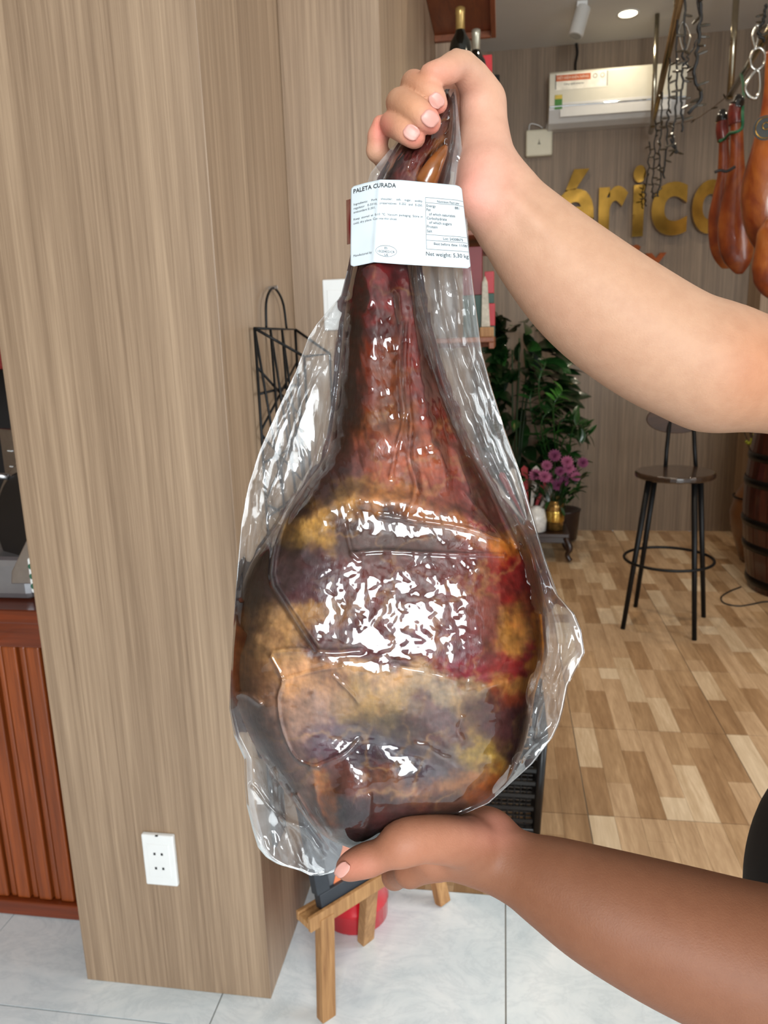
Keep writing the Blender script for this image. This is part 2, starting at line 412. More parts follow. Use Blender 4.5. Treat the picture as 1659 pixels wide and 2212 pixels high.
gp = [at_y(x, y, YS-.13) for x, y in [(84, 1110), (24, 1235), (24, 1262), (95, 1262)]]
put('gauge_plate', [q for q in gp]+[q+np.array([0, .02, 0]) for q in gp], [(3, 2, 1, 0), (4, 5, 6, 7), (0, 1, 5, 4), (1, 2, 6, 5), (2, 3, 7, 6), (3, 0, 4, 7)], STEEL, t, bevel=.003)
cp = at_y(74, 1243, YS-0.14)
c_ = MB().box(cp, (0.022, 0.008, 0.085)).put('control_plate', WPL, t, bevel=0.004)
for k in (-1, 0, 1): MB().tube([cp+np.array([0, -0.004, k*0.024]), cp+np.array([0, -0.009, k*0.024])], 0.007, 12).put('button', plain('green_button', (40, 90, 70), 0.4), c_)
RED = plain('dark_red_lacquer', (112, 18, 20), 0.35, coat=0.3)
o = MB().box2((-1.9, 1.9, 1.40), (-1.19, 2.3, 1.95)).put('hanging_cabinet', RED, bevel=0.008)
tag(o, 'dark red lacquered cabinet hanging above the slicer', 'cabinet')

# ------------------------------------------------------------------ socket, switch, wire rack, strap on the pillar
o1, o2 = at_y(310, 1795, 1.38), at_y(388, 1908, 1.38)
t = thing('power_socket', ((o1[0]+o2[0])/2, 1.38, o2[2]), 'white double power socket low on the wood-look pillar', 'socket')
cx, cz = (o1[0]+o2[0])/2, (o1[2]+o2[2])/2
MB().box((cx, 1.374, cz), (0.074, 0.012, 0.126)).put('plate', WPL, t, bevel=0.003)
m = MB().box((cx, 1.3675, cz), (0.05, 0.002, 0.082)).put('insert', WPL, t, bevel=0.0008)
for dx in (-0.0085, 0.0085):
    for dz in (-0.018, 0.018):
        MB().box((cx+dx, 1.3662, cz+dz), (0.0045, 0.0012, 0.0055)).put('socket_hole', BLACK, m)
MB().box((cx, 1.3675, cz+0.0625), (0.006, 0.003, 0.002)).put('screw_slot', BLACK, t)
s1 = at_y(698, 605, 1.90)
t = thing('light_switch', (s1[0]+.035, 1.90, s1[2]-.12), 'white switch plate on the wood-look wall beside the wire rack', 'switch')
MB().box2((s1[0], 1.888, s1[2]-0.12), (s1[0]+0.074, 1.8995, s1[2])).put('plate', WPL, t, bevel=0.003)
MB().box2((s1[0]+.012, 1.885, s1[2]-0.095), (s1[0]+0.062, 1.8885, s1[2]-.025)).put('rocker', WPL, t, bevel=0.001)

def RA(px, py, out=0.012): return at_x(px, py, XA+out)
t = thing('wire_rack', (XA+.01, 1.7, 1.1), 'black geometric wire rack hanging on the pillar side', 'rack')
def wire(name, pts, r=0.0028): return MB().tube(pts, r, 6).put(name, BLKM, t, smooth=True)
ya, yb, yc = 1.545, 1.86, 1.70; zt_, zb_ = 1.478, 0.98; xo = XA+0.012; xf = XA+0.10
g = lambda x, y, z: np.array([x, y, z])
wire('hanging_loop', spline([g(xo, 1.625, zt_), g(xo, 1.64, zt_+.06), g(xo, 1.70, zt_+.088), g(xo, 1.765, zt_+.06), g(xo, 1.785, zt_)], 24))
nl = MB().tube([g(XA, 1.70, zt_+.088), g(XA+.02, 1.70, zt_+.09)], 0.004, 8).put('nail', STEEL, t)
wire('back_frame', [g(xo, ya, zt_), g(xo, yb, zt_), g(xo, yb, zb_), g(xo, ya, zb_), g(xo, ya, zt_)], 0.0032)
wire('front_frame', [g(xf, ya+.05, zt_-.06), g(xf, yb-.02, zt_-.06), g(xf, yb-.02, zb_), g(xf, ya+.05, zb_), g(xf, ya+.05, zt_-.06)], 0.0032)
for y0, y1 in ((ya, ya+.05), (yb, yb-.02)): wire('side_arm', [g(xo, y0, zt_), g(xf, y1, zt_-.06)], 0.0032); wire('side_arm', [g(xo, y0, zb_), g(xf, y1, zb_)], 0.0032)
for z in (1.345, 1.20, 1.08): wire('cross_bar', [g(xo, ya, z), g(xo, yb, z)])
for k, (a, b, c, d) in enumerate([(ya, 1.40, yb, 1.27), (ya, 1.27, yb, 1.40), (ya, 1.26, yb, 1.10), (ya, 1.12, yb, 1.25), (ya, 1.11, yb, 0.99), (ya, 1.0, yb, 1.1)]):
    wire('diagonal_wire', [g(xo, a, b), g(xo, c, d)])
for a, b in ((ya, ya+.11), (ya+.11, ya+.07), (ya+.11, ya+.21), (ya+.2, ya+.17), (ya+.2, ya+.28), (yb, ya+.26)):
    wire('upright_wire', [g(xo, a, zt_), g(xo+.02, b, zb_)])
o = MB().box2((XA+.001, 1.455, 0.335), (XA+.013, 1.535, 0.64)).put('black_strap', BLACK, bevel=0.003)
tag(o, 'narrow black strap hanging low on the pillar side', 'strap')
# ------------------------------------------------------------------ easel with framed board, red bucket
PINE = wood('pine', (128, 86, 48), (198, 152, 100), grain=(45, 45, 3), rough=0.6, fine=4, coord='object')
t = thing('display_easel', (-0.33, 1.45, 0), 'small pine easel holding a black framed board', 'easel')
e0, e1 = at_z(655, 1992, 0.25), at_z(850, 1872, 0.25); ed = (e1-e0)/np.linalg.norm(e1-e0); en = np.array([ed[1], -ed[0], 0])
m = MB(); m.bar(e0, e1, 0.034, 0.016); m.bar(e0+en*0.022+[0, 0, .006], e1+en*0.022+[0, 0, .006], 0.010, 0.034); m.bar(e0-en*0.022+[0, 0, .002], e1-en*0.022+[0, 0, .002], 0.010, 0.022)
m.put('tray', PINE, t, bevel=0.002)
l1 = at_z(705, 2196, 0.0); l1t = at_z(701, 1975, 0.255)
MB().bar(l1, l1t, 0.036, 0.024, up=en).put('leg', PINE, t, bevel=0.002)
l2 = at_z(790, 2030, 0.0); l2t = e0+(e1-e0)*0.72+np.array([0, 0, .0])
MB().bar(l2, l2t, 0.036, 0.024, up=en).put('leg', PINE, t, bevel=0.002)
l3 = at_z(957, 1950, 0.0)
MB().bar(l3, l3+np.array([-0.07, 0.05, 0.30]), 0.036, 0.024, up=en).put('leg', PINE, t, bevel=0.002)
MB().bar(l2t, l3+np.array([-0.07, 0.05, 0.28]), 0.026, 0.018).put('brace', PINE, t, bevel=0.002)
FRM = plain('charcoal_frame', (44, 49, 56), 0.5, var=0.1)
fb = e0+ed*0.04+en*0.004+np.array([0, 0, .012]); fu = np.array([0, 0, 1.])*0.97-en*0.22; fn = np.cross(ed, fu); fn = fn if fn@en > 0 else -fn
t = thing('framed_board', fb, 'black framed board with an orange print standing on the easel tray', 'picture')
FW_, FH_ = 0.24, 0.36
def bar_(a, b, name): return MB().bar(a, b, 0.034, 0.024, up=fn).put(name, FRM, t, bevel=0.002)
c00, c10, c01, c11 = fb+ed*.012, fb+ed*(FW_-.012), fb+ed*.012+fu*FH_, fb+ed*(FW_-.012)+fu*FH_
bar_(c00+fu*.017-ed*.012, c10+fu*.017+ed*.012, 'frame_rail'); bar_(c01, c11, 'frame_rail'); bar_(c00+fu*.034, c01, 'frame_stile'); bar_(c10+fu*.034, c11, 'frame_stile')
pa = plain('board_grey', (86, 90, 96), 0.5); po = plain('orange_print', (226, 128, 84), 0.5)
bo = MB().prism([(0.02, .03), (FW_-.02, .03), (FW_-.02, FH_-.01), (0.02, FH_-.01)], fb-fn*.004, ed, fu, fn*.004).put('board', pa, t)
MB().prism([(0.045, .034), (FW_-.03, .034), (FW_-.03, .30), (0.10, .24), (0.085, .10), (.06, .06)], fb+fn*.0003, ed, fu, fn*.0008).put('orange_print', po, bo)
rb = at_z(722, 2000, 0.0); rb = np.array([-0.375, 1.667, 0.0])
t = thing('red_bucket', rb, 'glossy red ribbed bucket on the floor behind the easel', 'bucket')
REDG = plain('red_plastic', (196, 16, 34), 0.25, coat=0.4, var=0.06)
MB().lathe([(0.078, 0.001), (0.084, .004), (.085, .05), (.088, .054), (.086, .06), (.088, .11), (.091, .115), (.089, .12), (.091, .2), (.085, .2), (.08, .02), (0.001, .015)], rb, 32, cap=False).put('body', REDG, t, smooth=True)
MB().tube([rb+[0.091*math.cos(a), .091*math.sin(a), .2] for a in np.linspace(0, 2*math.pi, 32, endpoint=False)], 0.005, 8, closed=True).put('rim', plain('yellow_plastic', (214, 176, 60), 0.4), t, smooth=True)

# ------------------------------------------------------------------ black plastic crate
t = thing('plastic_crate', (-0.08, 2.25, 0), 'black lattice plastic crate standing on the wood-look floor', 'crate')
def cr(u, v, z):                 # tapered shell, u,v in -1..1
    k = 1+0.30*z; return np.array([-0.085+0.172*u*k+.012, 2.19+0.155*v*k, z+0.003])
def side(p, q): return lambda s_, z: cr(p[0]+(q[0]-p[0])*s_, p[1]+(q[1]-p[1])*s_, z)
cors = [(-1, -1), (1, -1), (1, 1), (-1, 1)]; HC = 0.34
for k in range(4):
    f = side(cors[k], cors[(k+1) % 4]); m = MB(); fin = MB()
    for z in np.linspace(0.045, HC-.04, 7): m.bar(f(0.03, z), f(0.97, z), 0.006, 0.011)
    for s_ in np.linspace(0.1, 0.9, 17): fin.bar(f(s_, 0.02), f(s_, HC-.02), 0.0035, 0.0035)
    for z in np.linspace(0.02, HC-.03, 22): fin.bar(f(0.06, z), f(0.94, z), 0.003, 0.003)
    m.put('side_rails', BLACK, t); fin.put('side_mesh', BLACK, t)
    c0 = cors[k]; MB().tube([cr(*c0, 0.0), cr(*c0, HC)], 0.013, 10).put('corner_post', BLACK, t, smooth=True)
    MB().bar(f(0, HC), f(1, HC), 0.022, 0.020).put('top_rim', BLACK, t, bevel=0.004)
    MB().bar(f(0, 0.012), f(1, 0.012), 0.018, 0.022).put('base_rim', BLACK, t, bevel=0.004)
m = MB()
for v in np.linspace(-.95, .95, 14): m.bar(cr(-1, v, 0.01), cr(1, v, 0.01), 0.006, 0.005)
for u in np.linspace(-.95, .95, 14): m.bar(cr(u, -1, 0.01), cr(u, 1, 0.01), 0.006, 0.005)
m.put('floor_grid', BLACK, t)

# ------------------------------------------------------------------ shelves on the left wall with bottles and boxes
SHW = wood('shelf_wood', (104, 52, 24), (150, 84, 44), grain=(30, 3, 30), rough=0.45, fine=5)
def shelf(z, y0, y1, lab):
    t = thing('wall_shelf', ((XB_-.03)/2, (y0+y1)/2, z), lab, 'shelf')
    MB().box2((XB_+.0005, y0, z), (-0.036, y1, z+.018)).put('board', SHW, t, bevel=0.002)
    MB().box2((-0.055, y0, z-.024), (-0.036, y1, z-.0005)).put('front_lip', SHW, t, bevel=0.002)
    MB().box2((XB_+.0005, y1-.02, z-.024), (-0.056, y1, z-.0005)).put('end_lip', SHW, t, bevel=0.002)
shelf(2.625, 2.62, 3.415, 'topmost brown wooden wall shelf, empty underside showing above the wine bottles')
shelf(2.20, 2.86, 3.415, 'brown wooden wall shelf that carries the wine bottles')
shelf(1.80, 2.90, 3.415, 'brown wooden wall shelf above the red and green boxes')
shelf(1.425, 2.90, 3.415, 'lowest brown wooden wall shelf carrying red and green boxes above the plant')
GLASS = plain('bottle_glass', (14, 17, 12), 0.08, var=0.1, coat=0.5)
def bottle(p, lab, capc, sc=1.0):
    t = thing('wine_bottle', p, lab, 'bottle')
    pr = [(0.02, .002), (.036, .003), (.0375, .01), (.0375, .19), (.034, .212), (.02, .235), (.0145, .25), (.0145, .26)]
    MB().lathe([(r*sc, z*sc) for r, z in pr], p, 24).put('glass_body', GLASS, t, smooth=True)
    MB().lathe([(r*sc, z*sc) for r, z in [(.0152, .245), (.0152, .296), (.0165, .298), (.0165, .314), (.012, .317)]], p, 20).put('capsule', capc, t, smooth=True)
    MB().lathe([(r*sc, z*sc) for r, z in [(.0378, .05), (.0378, .15)]], p, 24, cap=False).put('paper_label', plain('cream_label', (214, 196, 160), 0.6), t, smooth=True)
bottle(np.array([-0.152, 2.93, 2.2185]), 'dark wine bottle with gold capsule on the wall shelf, in front', plain('gold_foil', (190, 158, 96), 0.3, 0.6), 1.02)
bottle(np.array([-0.105, 3.12, 2.2185]), 'dark wine bottle with pale silver capsule behind the gold-capped bottle', plain('pale_foil', (196, 190, 170), 0.3, 0.6), 1.0)
BR = plain('box_red', (178, 20, 32), 0.45, var=0.06); BDR = plain('box_dark_red', (116, 10, 18), 0.45, var=0.06); BGn = plain('box_green', (44, 76, 64), 0.5, var=0.06)
def gift(a, b, zs, lab, red=BR, name='gift_box'):
    t = thing(name, ((a[0]+b[0])/2, (a[1]+b[1])/2, a[2]), lab, 'box')
    MB().box2(a, (b[0], b[1], zs)).put('lower_half', BGn, t, bevel=0.0015); MB().box2((a[0], a[1], zs+.0003), b).put('upper_half', red, t, bevel=0.0015)
zs_ = 1.4432
gift((-0.155, 3.03, zs_), (-0.082, 3.12, 1.775), 1.60, 'tall dark red gift box with green foot on the lowest shelf', BDR)
gift((-0.078, 3.24, zs_), (-0.037, 3.34, 1.575), 1.487, 'lower small red and green box of the stacked pair on the lowest shelf')
gift((-0.078, 3.245, 1.5755), (-0.041, 3.34, 1.70), 1.615, 'upper small red and green box of the stacked pair on the lowest shelf')
gift((-0.10, 3.28, 2.2185), (-0.05, 3.36, 2.50), 2.26, 'red carton standing behind the wine bottles')
t = thing('obelisk_ornament', (-0.068, 3.0, zs_), 'pale grey stone obelisk ornament on wooden foot before the red boxes', 'ornament')
STN = plain('pale_stone', (178, 168, 150), 0.5, var=0.25, scale=60)
MB().box2((-0.09, 2.965, zs_), (-0.038, 3.035, zs_+.036)).put('foot', PINE, t, bevel=0.003)
a = [(-0.085, 2.985), (-0.052, 2.985), (-0.052, 3.018), (-0.085, 3.018)]; m = MB()
m.add([(x, y, zs_+.037) for x, y in a]+[(-.0715+(x+.0685)*.6, 3+(y-3)*.6, zs_+.20) for x, y in a]+[(-.0715, 3.0, zs_+.225)], [(3, 2, 1, 0), (0, 1, 5, 4), (1, 2, 6, 5), (2, 3, 7, 6), (3, 0, 4, 7), (4, 5, 8), (5, 6, 8), (6, 7, 8), (7, 4, 8)])
m.put('shaft', STN, t, bevel=0.002)
p = at_y(1058, 162, 5.6); q = at_y(1079, 215, 5.6)
o = MB().box2((p[0]-.08, 5.60, q[2]-.08), (q[0], 5.7195, p[2])).put('wall_speaker', BLACK, bevel=0.005); tag(o, 'small black loudspeaker box on the back wall beside the hand', 'speaker')

# ------------------------------------------------------------------ air conditioner and router
a0, a1 = at_y(1187, 156, YB-.2), at_y(1480, 245, YB-.2); x0, x1 = a0[0], a1[0]-.0; zb, ztp = at_y(1184, 272, YB-.2)[2], a0[2]; xm = (x0+x1)/2; Hh = ztp-zb
t = thing('air_conditioner', (xm, YB-.1, zb), 'white split air conditioner with stickers and chrome strip on the back wall', 'air conditioner')
ACW = plain('ac_white', (206, 202, 186), 0.4, var=0.02); ACG = plain('ac_grey', (206, 205, 202), 0.35, var=0.02)
yf = YB-.21
prof = [(YB-.0005, zb+.03), (YB-.0005, ztp), (yf+.02, ztp), (yf, ztp-.015), (yf, zb+Hh*.36)]
def xz(nm, prof, mat, a=x0, b=x1, bv=.004): return MB().prism(prof, (a, 0, 0), (0, 1, 0), (0, 0, 1), (b-a, 0, 0)).put(nm, mat, t, bevel=bv)
body = xz('upper_panel', prof, ACW)
xz('lower_housing', [(YB-.0005, zb+.0), (YB-.0005, zb+.029), (yf+.004, zb+Hh*.34), (yf+.006, zb+.09), (yf+.05, zb+.02), (yf+.11, zb)], ACG)
MB().box2((x0+.002, yf-.004, zb+Hh*.338), (x1-.002, yf+.01, zb+Hh*.362)).put('chrome_strip', plain('chrome', (225, 228, 230), 0.08, 1.0, var=0.02), t, bevel=.002)
MB().prism([(0, 0), (x1-x0-.16, 0), (x1-x0-.16, .085), (0, .085)], (x0+.07, yf+.003, zb+.045), (1, 0, 0), (0, -0.0, 1), (0, -.004, 0)).put('air_flap', ACG, t, bevel=.002)
def sticker(x, z, w, h, mat, nm, par, dy=.0012): return MB().box2((x, yf-dy, z-h), (x+w, yf-.0002, z)).put(nm, mat, par)
sk = sticker(x0+.035, ztp-.018, .33, .095, plain('sticker_white', (232, 228, 214), 0.4), 'energy_sticker', t)
sticker(x0+.042, ztp-.026, .215, .036, plain('sticker_orange', (190, 96, 52), 0.4), 'orange_strip', sk, .0016)
for dx in (.037, .358): sticker(x0+dx, ztp-.02, .005, .088, BLACK, 'black_edge', sk, .0016)
gs = sticker(x0+.035, ztp-.14, .048, .085, plain('sticker_green', (60, 122, 40), 0.4), 'green_sticker', t)
sticker(x0+.036, ztp-.141, .046, .024, plain('sticker_yellow', (205, 178, 70), 0.4), 'sticker_band', gs, .0016)
INK = plain('ink', (40, 38, 36), 0.6); INKW = plain('ink_white', (240, 225, 205), 0.6)
def flat_text(txt, size, x, y, z, mat, name, par, align='LEFT', maxw=None):
    v, f = text_mesh(txt, size, align=align)
    if maxw and v[:, 0].ptp() > 0 if hasattr(v, 'ptp') else False: pass
    return put(name, [(x+a, y, z+b) for a, b, _ in v], f, mat, par)
flat_text('TIẾT KIỆM ĐIỆN NĂNG', .019, x0+.047, yf-.0022, ztp-.050, INKW, 'sticker_text', sk)
flat_text('Công nghệ Inverter', .016, x0+.09, yf-.0022, ztp-.085, INK, 'sticker_text', sk)
for dx in (.285, .33): MB().tube([np.array([x0+dx+.012*math.cos(a), yf-.0018, ztp-.045+.012*math.sin(a)]) for a in np.linspace(0, 2*math.pi, 16, endpoint=False)], .0015, 5, closed=True).put('sticker_ring', INK, sk)
MB().tube(spline([at_y(1245, 92, YB-.01), at_y(1247, 115, YB-.012), at_y(1243, 140, YB-.03), (at_y(1245, 150, YB-.05)[0], YB-.05, ztp-.01)], 16), .008, 8).put('power_cable', BLACK, t, smooth=True)
p0, p1 = at_y(1136, 281, YB-.05), at_y(1193, 335, YB-.05)
t = thing('wifi_box', ((p0[0]+p1[0])/2, YB-.03, p1[2]), 'small cream coloured box with a cable below the air conditioner', 'box')
MB().box2((p0[0], YB-.055, p1[2]), (p1[0], YB-.0005, p0[2])).put('case', plain('cream_plastic', (216, 210, 188), 0.3, var=.02), t, bevel=.012)
cxm = (p0[0]+p1[0])/2; czm = (p0[2]+p1[2])/2
MB().lathe([(.011, 0), (.006, .02), (.001, .034)], (0, 0, 0), 10).add([], []).put('tmp', INK) if False else None
MB().prism([(-.012, -.012), (.012, -.012), (.004, .0), (.0, .024), (-.004, 0)], (cxm, YB-.0555, czm), (1, 0, 0), (0, 0, 1), (0, -.0006, 0)).put('emblem', plain('emblem_grey', (120, 112, 96), .5), t)
MB().tube(spline([(p0[0]+.02, YB-.03, p0[2]-.002), (p0[0]+.03, YB-.03, p0[2]+.04), (p0[0]+.08, YB-.03, p0[2]+.03), (p0[0]+.11, YB-.03, p0[2]+.01)], 20), .003, 6).put('thin_cable', WPL, t, smooth=True)
MB().tube(spline([(p1[0]-.03, YB-.03, p0[2]-.002), (p1[0]-.025, YB-.03, p0[2]+.03), (p1[0]-.01, YB-.05, p0[2]+.045)], 14), .018, 10).put('drain_pipe', ACG, t, smooth=True)

# ------------------------------------------------------------------ gold letters on the wall
GOLD = plain('polished_gold', (158, 120, 54), 0.1, 1.0, var=0.35, scale=7)
COP = plain('copper_letter', (104, 52, 28), 0.25, 1.0, var=0.15, scale=20)
t = thing('wall_lettering', (0.9, YB, 1.9), 'polished gold raised letters spelling a word on the back wall', 'sign')
def letter(ch, xa, xb, za, zb_, mat, depth=.05, off=.03):
    v, f = text_mesh(ch, 1.0, ext=.05, offset=off, res=6); lo, hi = v.min(0), v.max(0)
    q = (v-lo)/(hi-lo); V = np.stack([xa+q[:, 0]*(xb-xa), YB-.012-q[:, 2]*depth, za+q[:, 1]*(zb_-za)], 1)
    return put('letter', V, [tuple(reversed(a)) for a in f], mat, t)
letter('é', .34, .60, 2.07, 2.52, GOLD); letter('r', .63, .82, 2.07, 2.40, GOLD); letter('i', .85, .93, 2.07, 2.52, GOLD)
letter('c', .975, 1.205, 2.065, 2.405, GOLD); letter('o', 1.235, 1.47, 2.065, 2.405, GOLD)
letter('r', .83, .92, 1.90, 2.02, COP, .03); letter('y', .95, 1.09, 1.84, 1.96, COP, .03)

# ------------------------------------------------------------------ ceiling lamps
def lamp_em(name, col, s): return plain(name, col, 0.4, emit=col, estr=s)
def downlight(p, lab, power=14):
    t = thing('downlight', p, lab, 'lamp', 'recessed ceiling downlights')
    MB().lathe([(.052, -.001), (.066, -.006), (.068, 0.0), (.052, .0)], p, 32, cap=False).put('trim_ring', WPL, t, smooth=True)
    MB().lathe([(.052, -.003), (.03, -.004), (.001, -.0045)], p, 32, cap=False).put('lens', lamp_em('lamp_lens', (255, 238, 200), 9), t, smooth=True)
    l = bpy.data.lights.new('downlight_beam', 'AREA'); l.shape = 'DISK'; l.size = .09; l.energy = power*.45; l.color = (1, .86, .66); l.spread = math.radians(140)
    o = bpy.data.objects.new('downlight_beam', l); COL.objects.link(o); o.parent = t; o.location = (0, 0, -.012)
downlight(np.array([.726, 5.29, ZC]), 'round recessed downlight glowing in the ceiling near the air conditioner', 6)
for x, y, lb in ((1.9, 4.3, 'round recessed ceiling downlight above the barrel'), (0.35, 3.0, 'round recessed ceiling downlight before the wall shelves'), (1.7, 2.2, 'round recessed ceiling downlight between the hanging hams and the side entrance'), (0.2, 4.4, 'round recessed ceiling downlight behind the topmost wall shelf')): downlight(np.array([x, y, ZC]), lb)
tp = at_z(1257, 5, ZC); lp = at_y(1262, 12, tp[1]); lq = at_y(1243, 78, tp[1]-.02)
t = thing('track_spotlight', tp, 'white cylindrical spotlight hanging from the ceiling', 'lamp')
MB().box2((tp[0]-.03, tp[1]-.03, ZC-.03), (tp[0]+.03, tp[1]+.03, ZC)).put('mount', WPL, t, bevel=.004)
MB().tube([tp+[0, 0, -.03], lp+[0, 0, -.04]], .012, 10).put('stem', WPL, t, smooth=True)
dq = (lq-lp)/np.linalg.norm(lq-lp); lb = lq-dq*.16
MB().tube([lb, lb+dq*.004, lq-dq*.004, lq], [.038, .043, .043, .039], 24).put('lamp_body', plain('lamp_white', (205, 204, 200), .4, var=.02), t, smooth=False, bevel=.002)
MB().tube([lq-dq*.001, lq+dq*.002], .033, 20).put('lamp_glass', plain('lamp_glass', (150, 148, 140), .15), t)

# ------------------------------------------------------------------ hanging rails, poles, string lights
CHR = plain('rail_steel', (176, 168, 148), 0.18, 1.0, var=.08); ZR = 2.69
t = thing('hanging_rail', (.8, 4.4, ZR), 'steel rail with ceiling pole wrapped in string lights before the air conditioner', 'rail')
pA = at_z(1420, 30, ZC); rA = np.array([pA[0], pA[1], ZR]); rA0 = at_z(1510, -190, ZR); rA2 = rA+(rA-rA0)/np.linalg.norm(rA-rA0)*.2
MB().tube([pA, rA-[0, 0, .02]], .014, 14).put('ceiling_pole', CHR, t, smooth=True)
MB().tube([rA2, rA, rA0], .016, 14).put('rail_tube', CHR, t, smooth=True)
t = thing('hanging_rail', (1.2, 4.4, ZR), 'steel rail with ceiling pole that carries the hanging hams', 'rail')
rB = at_z(1577, 206, ZR); pB = np.array([rB[0], rB[1], ZC]); rB0 = at_z(1690, 20, ZR)
MB().tube([pB, rB-[0, 0, .02]], .017, 14).put('ceiling_pole', CHR, t, smooth=True)
MB().tube([rB+(rB-rB0)*.05, rB0], .016, 14).put('rail_tube', CHR, t, smooth=True)
WIR = plain('black_wire', (20, 17, 15), .6, var=.1); BULB = plain('wire_bulb', (60, 52, 40), .25)
def string_light(px, Y, lab, r=.005, every=.05, tail=False, mat=WIR):
    P = [at_y(x, y, Y if np.isscalar(Y) else Y[i]) for i, (x, y) in enumerate(px)]; S = spline(P, 60)
    S = S+np.stack([fbm(np.arange(60)*9., np.full(60, px[0][0]), 30, 2, 3)*.02, fbm(np.arange(60)*9., np.full(60, px[0][1]), 30, 2, 9)*.02, np.zeros(60)], 1)
    t = thing('string_light', S[0], lab, 'string light', 'string lights hanging from the rail')
    MB().tube(S, r, 6).put('cable', mat, t, smooth=True)
    step = max(2, int(60*every/ max(.05, np.linalg.norm(np.diff(S, axis=0), axis=1).sum())))
    for i in range(3, 58, step):
        a = RNG.rand()*6.3; d = np.array([math.cos(a)*.8, math.sin(a)*.5, -.3+RNG.rand()*.6]); d /= np.linalg.norm(d)
        MB().tube([S[i], S[i]+d*.022, S[i]+d*.036], [.004, .005, .003], 6).put('bulb', BULB, t)
def drop(px, lab, r=.0045, every=.05):
    # each drop hangs straight down from the rail
    Y = min(at_z(px[0][0], px[0][1], ZR)[1], 5.6); string_light(px, Y, lab, r, every)
drop([(1404, 306), (1400, 370), (1394, 420), (1396, 445)], 'black string light drop at the rail end, reaching down to the gold letters')
drop([(1416, 256), (1414, 340), (1410, 400), (1412, 430)], 'black string light drop second from the rail end')
drop([(1430, 196), (1428, 280), (1424, 340), (1428, 390), (1420, 425)], 'black string light drop third from the rail end, zigzagging')
drop([(1447, 120), (1444, 220), (1441, 280), (1437, 350), (1434, 385)], 'black string light drop fourth from the rail end')
drop([(1466, 36), (1462, 180), (1458, 260), (1452, 300), (1460, 330), (1450, 300)], 'black string light drop ending in a small loop')
drop([(1484, -50), (1478, 90), (1476, 160), (1471, 220), (1475, 285)], 'black string light drop crossing the air conditioner edge', .0045)
drop([(1505, -165), (1512, -10), (1510, 60), (1507, 110), (1502, 170), (1515, 205), (1490, 245)], 'thick tangled bundle of black string lights beside the air conditioner', .006, .04)
drop([(1500, -145), (1509, 60), (1488, 120), (1490, 148), (1504, 140)], 'loop of black wire hanging off the tangled bundle', .0025, .2)
string_light([(1574, 204), (1540, 232), (1500, 258), (1450, 270), (1416, 286)], [4.9, 5, 5.1, 5.2, 5.3], 'thin brown string light sagging between the two rails', .003, .12, mat=plain('brown_wire', (84, 64, 46), .6))
string_light([(1655, 10), (1648, 40), (1640, 70), (1652, 90)], 3.6, 'black string light wound around the ham rail', .006, .04)
# loops of thick wire on the rail, hooks and rings
CH2 = plain('hook_steel', (200, 198, 192), .15, 1.0, var=.05)
def loop(px, Y, lab, nm, r, group=None, cat='hook'):
    P = spline([at_y(x, y, Y) for x, y in px+[px[0]]], 48)[:-1]
    o = MB().tube(P, r, 8, closed=True).put(nm, CH2, smooth=True); return tag(o, lab, cat, group)
loop([(1466, 70), (1474, 48), (1486, 62), (1489, 90), (1480, 112), (1472, 100)], 4.3, 'steel snap hook hanging on the rail with the string lights', 'snap_hook', .006)
loop([(1625, 80), (1633, 56), (1640, 62), (1637, 85), (1632, 104), (1628, 95)], 3.75, 'upper steel snap hook in the chain above the large ham', 'snap_hook', .006)
loop([(1620, 128), (1628, 108), (1642, 104), (1652, 118), (1650, 138), (1636, 150), (1624, 145)], 3.75, 'round steel ring in the chain above the large ham', 'steel_ring', .006, cat='ring')
loop([(1634, 150), (1640, 160), (1641, 195), (1632, 212), (1618, 208), (1610, 190), (1622, 165)], 3.75, 'lower steel snap hook in the chain, hanging from the ring', 'snap_hook', .007)
CHN = plain('chain', (120, 112, 98), .3, 1.0)
for k in range(6):
    p = at_y(1458+(k % 2)*3, -6+k*13, 4.3); a = np.array([0, 0, .02]); b = np.array([.011, 0, 0]) if k % 2 else np.array([0, .011, 0])
    if k == 0: tc = thing('small_chain', p, 'thin steel chain hanging beside the rail', 'chain')
    MB().tube([p+math.cos(q)*a+math.sin(q)*b for q in np.linspace(0, 2*math.pi, 14, endpoint=False)], .0025, 6, closed=True).put('chain_link', CHN, tc, smooth=True)

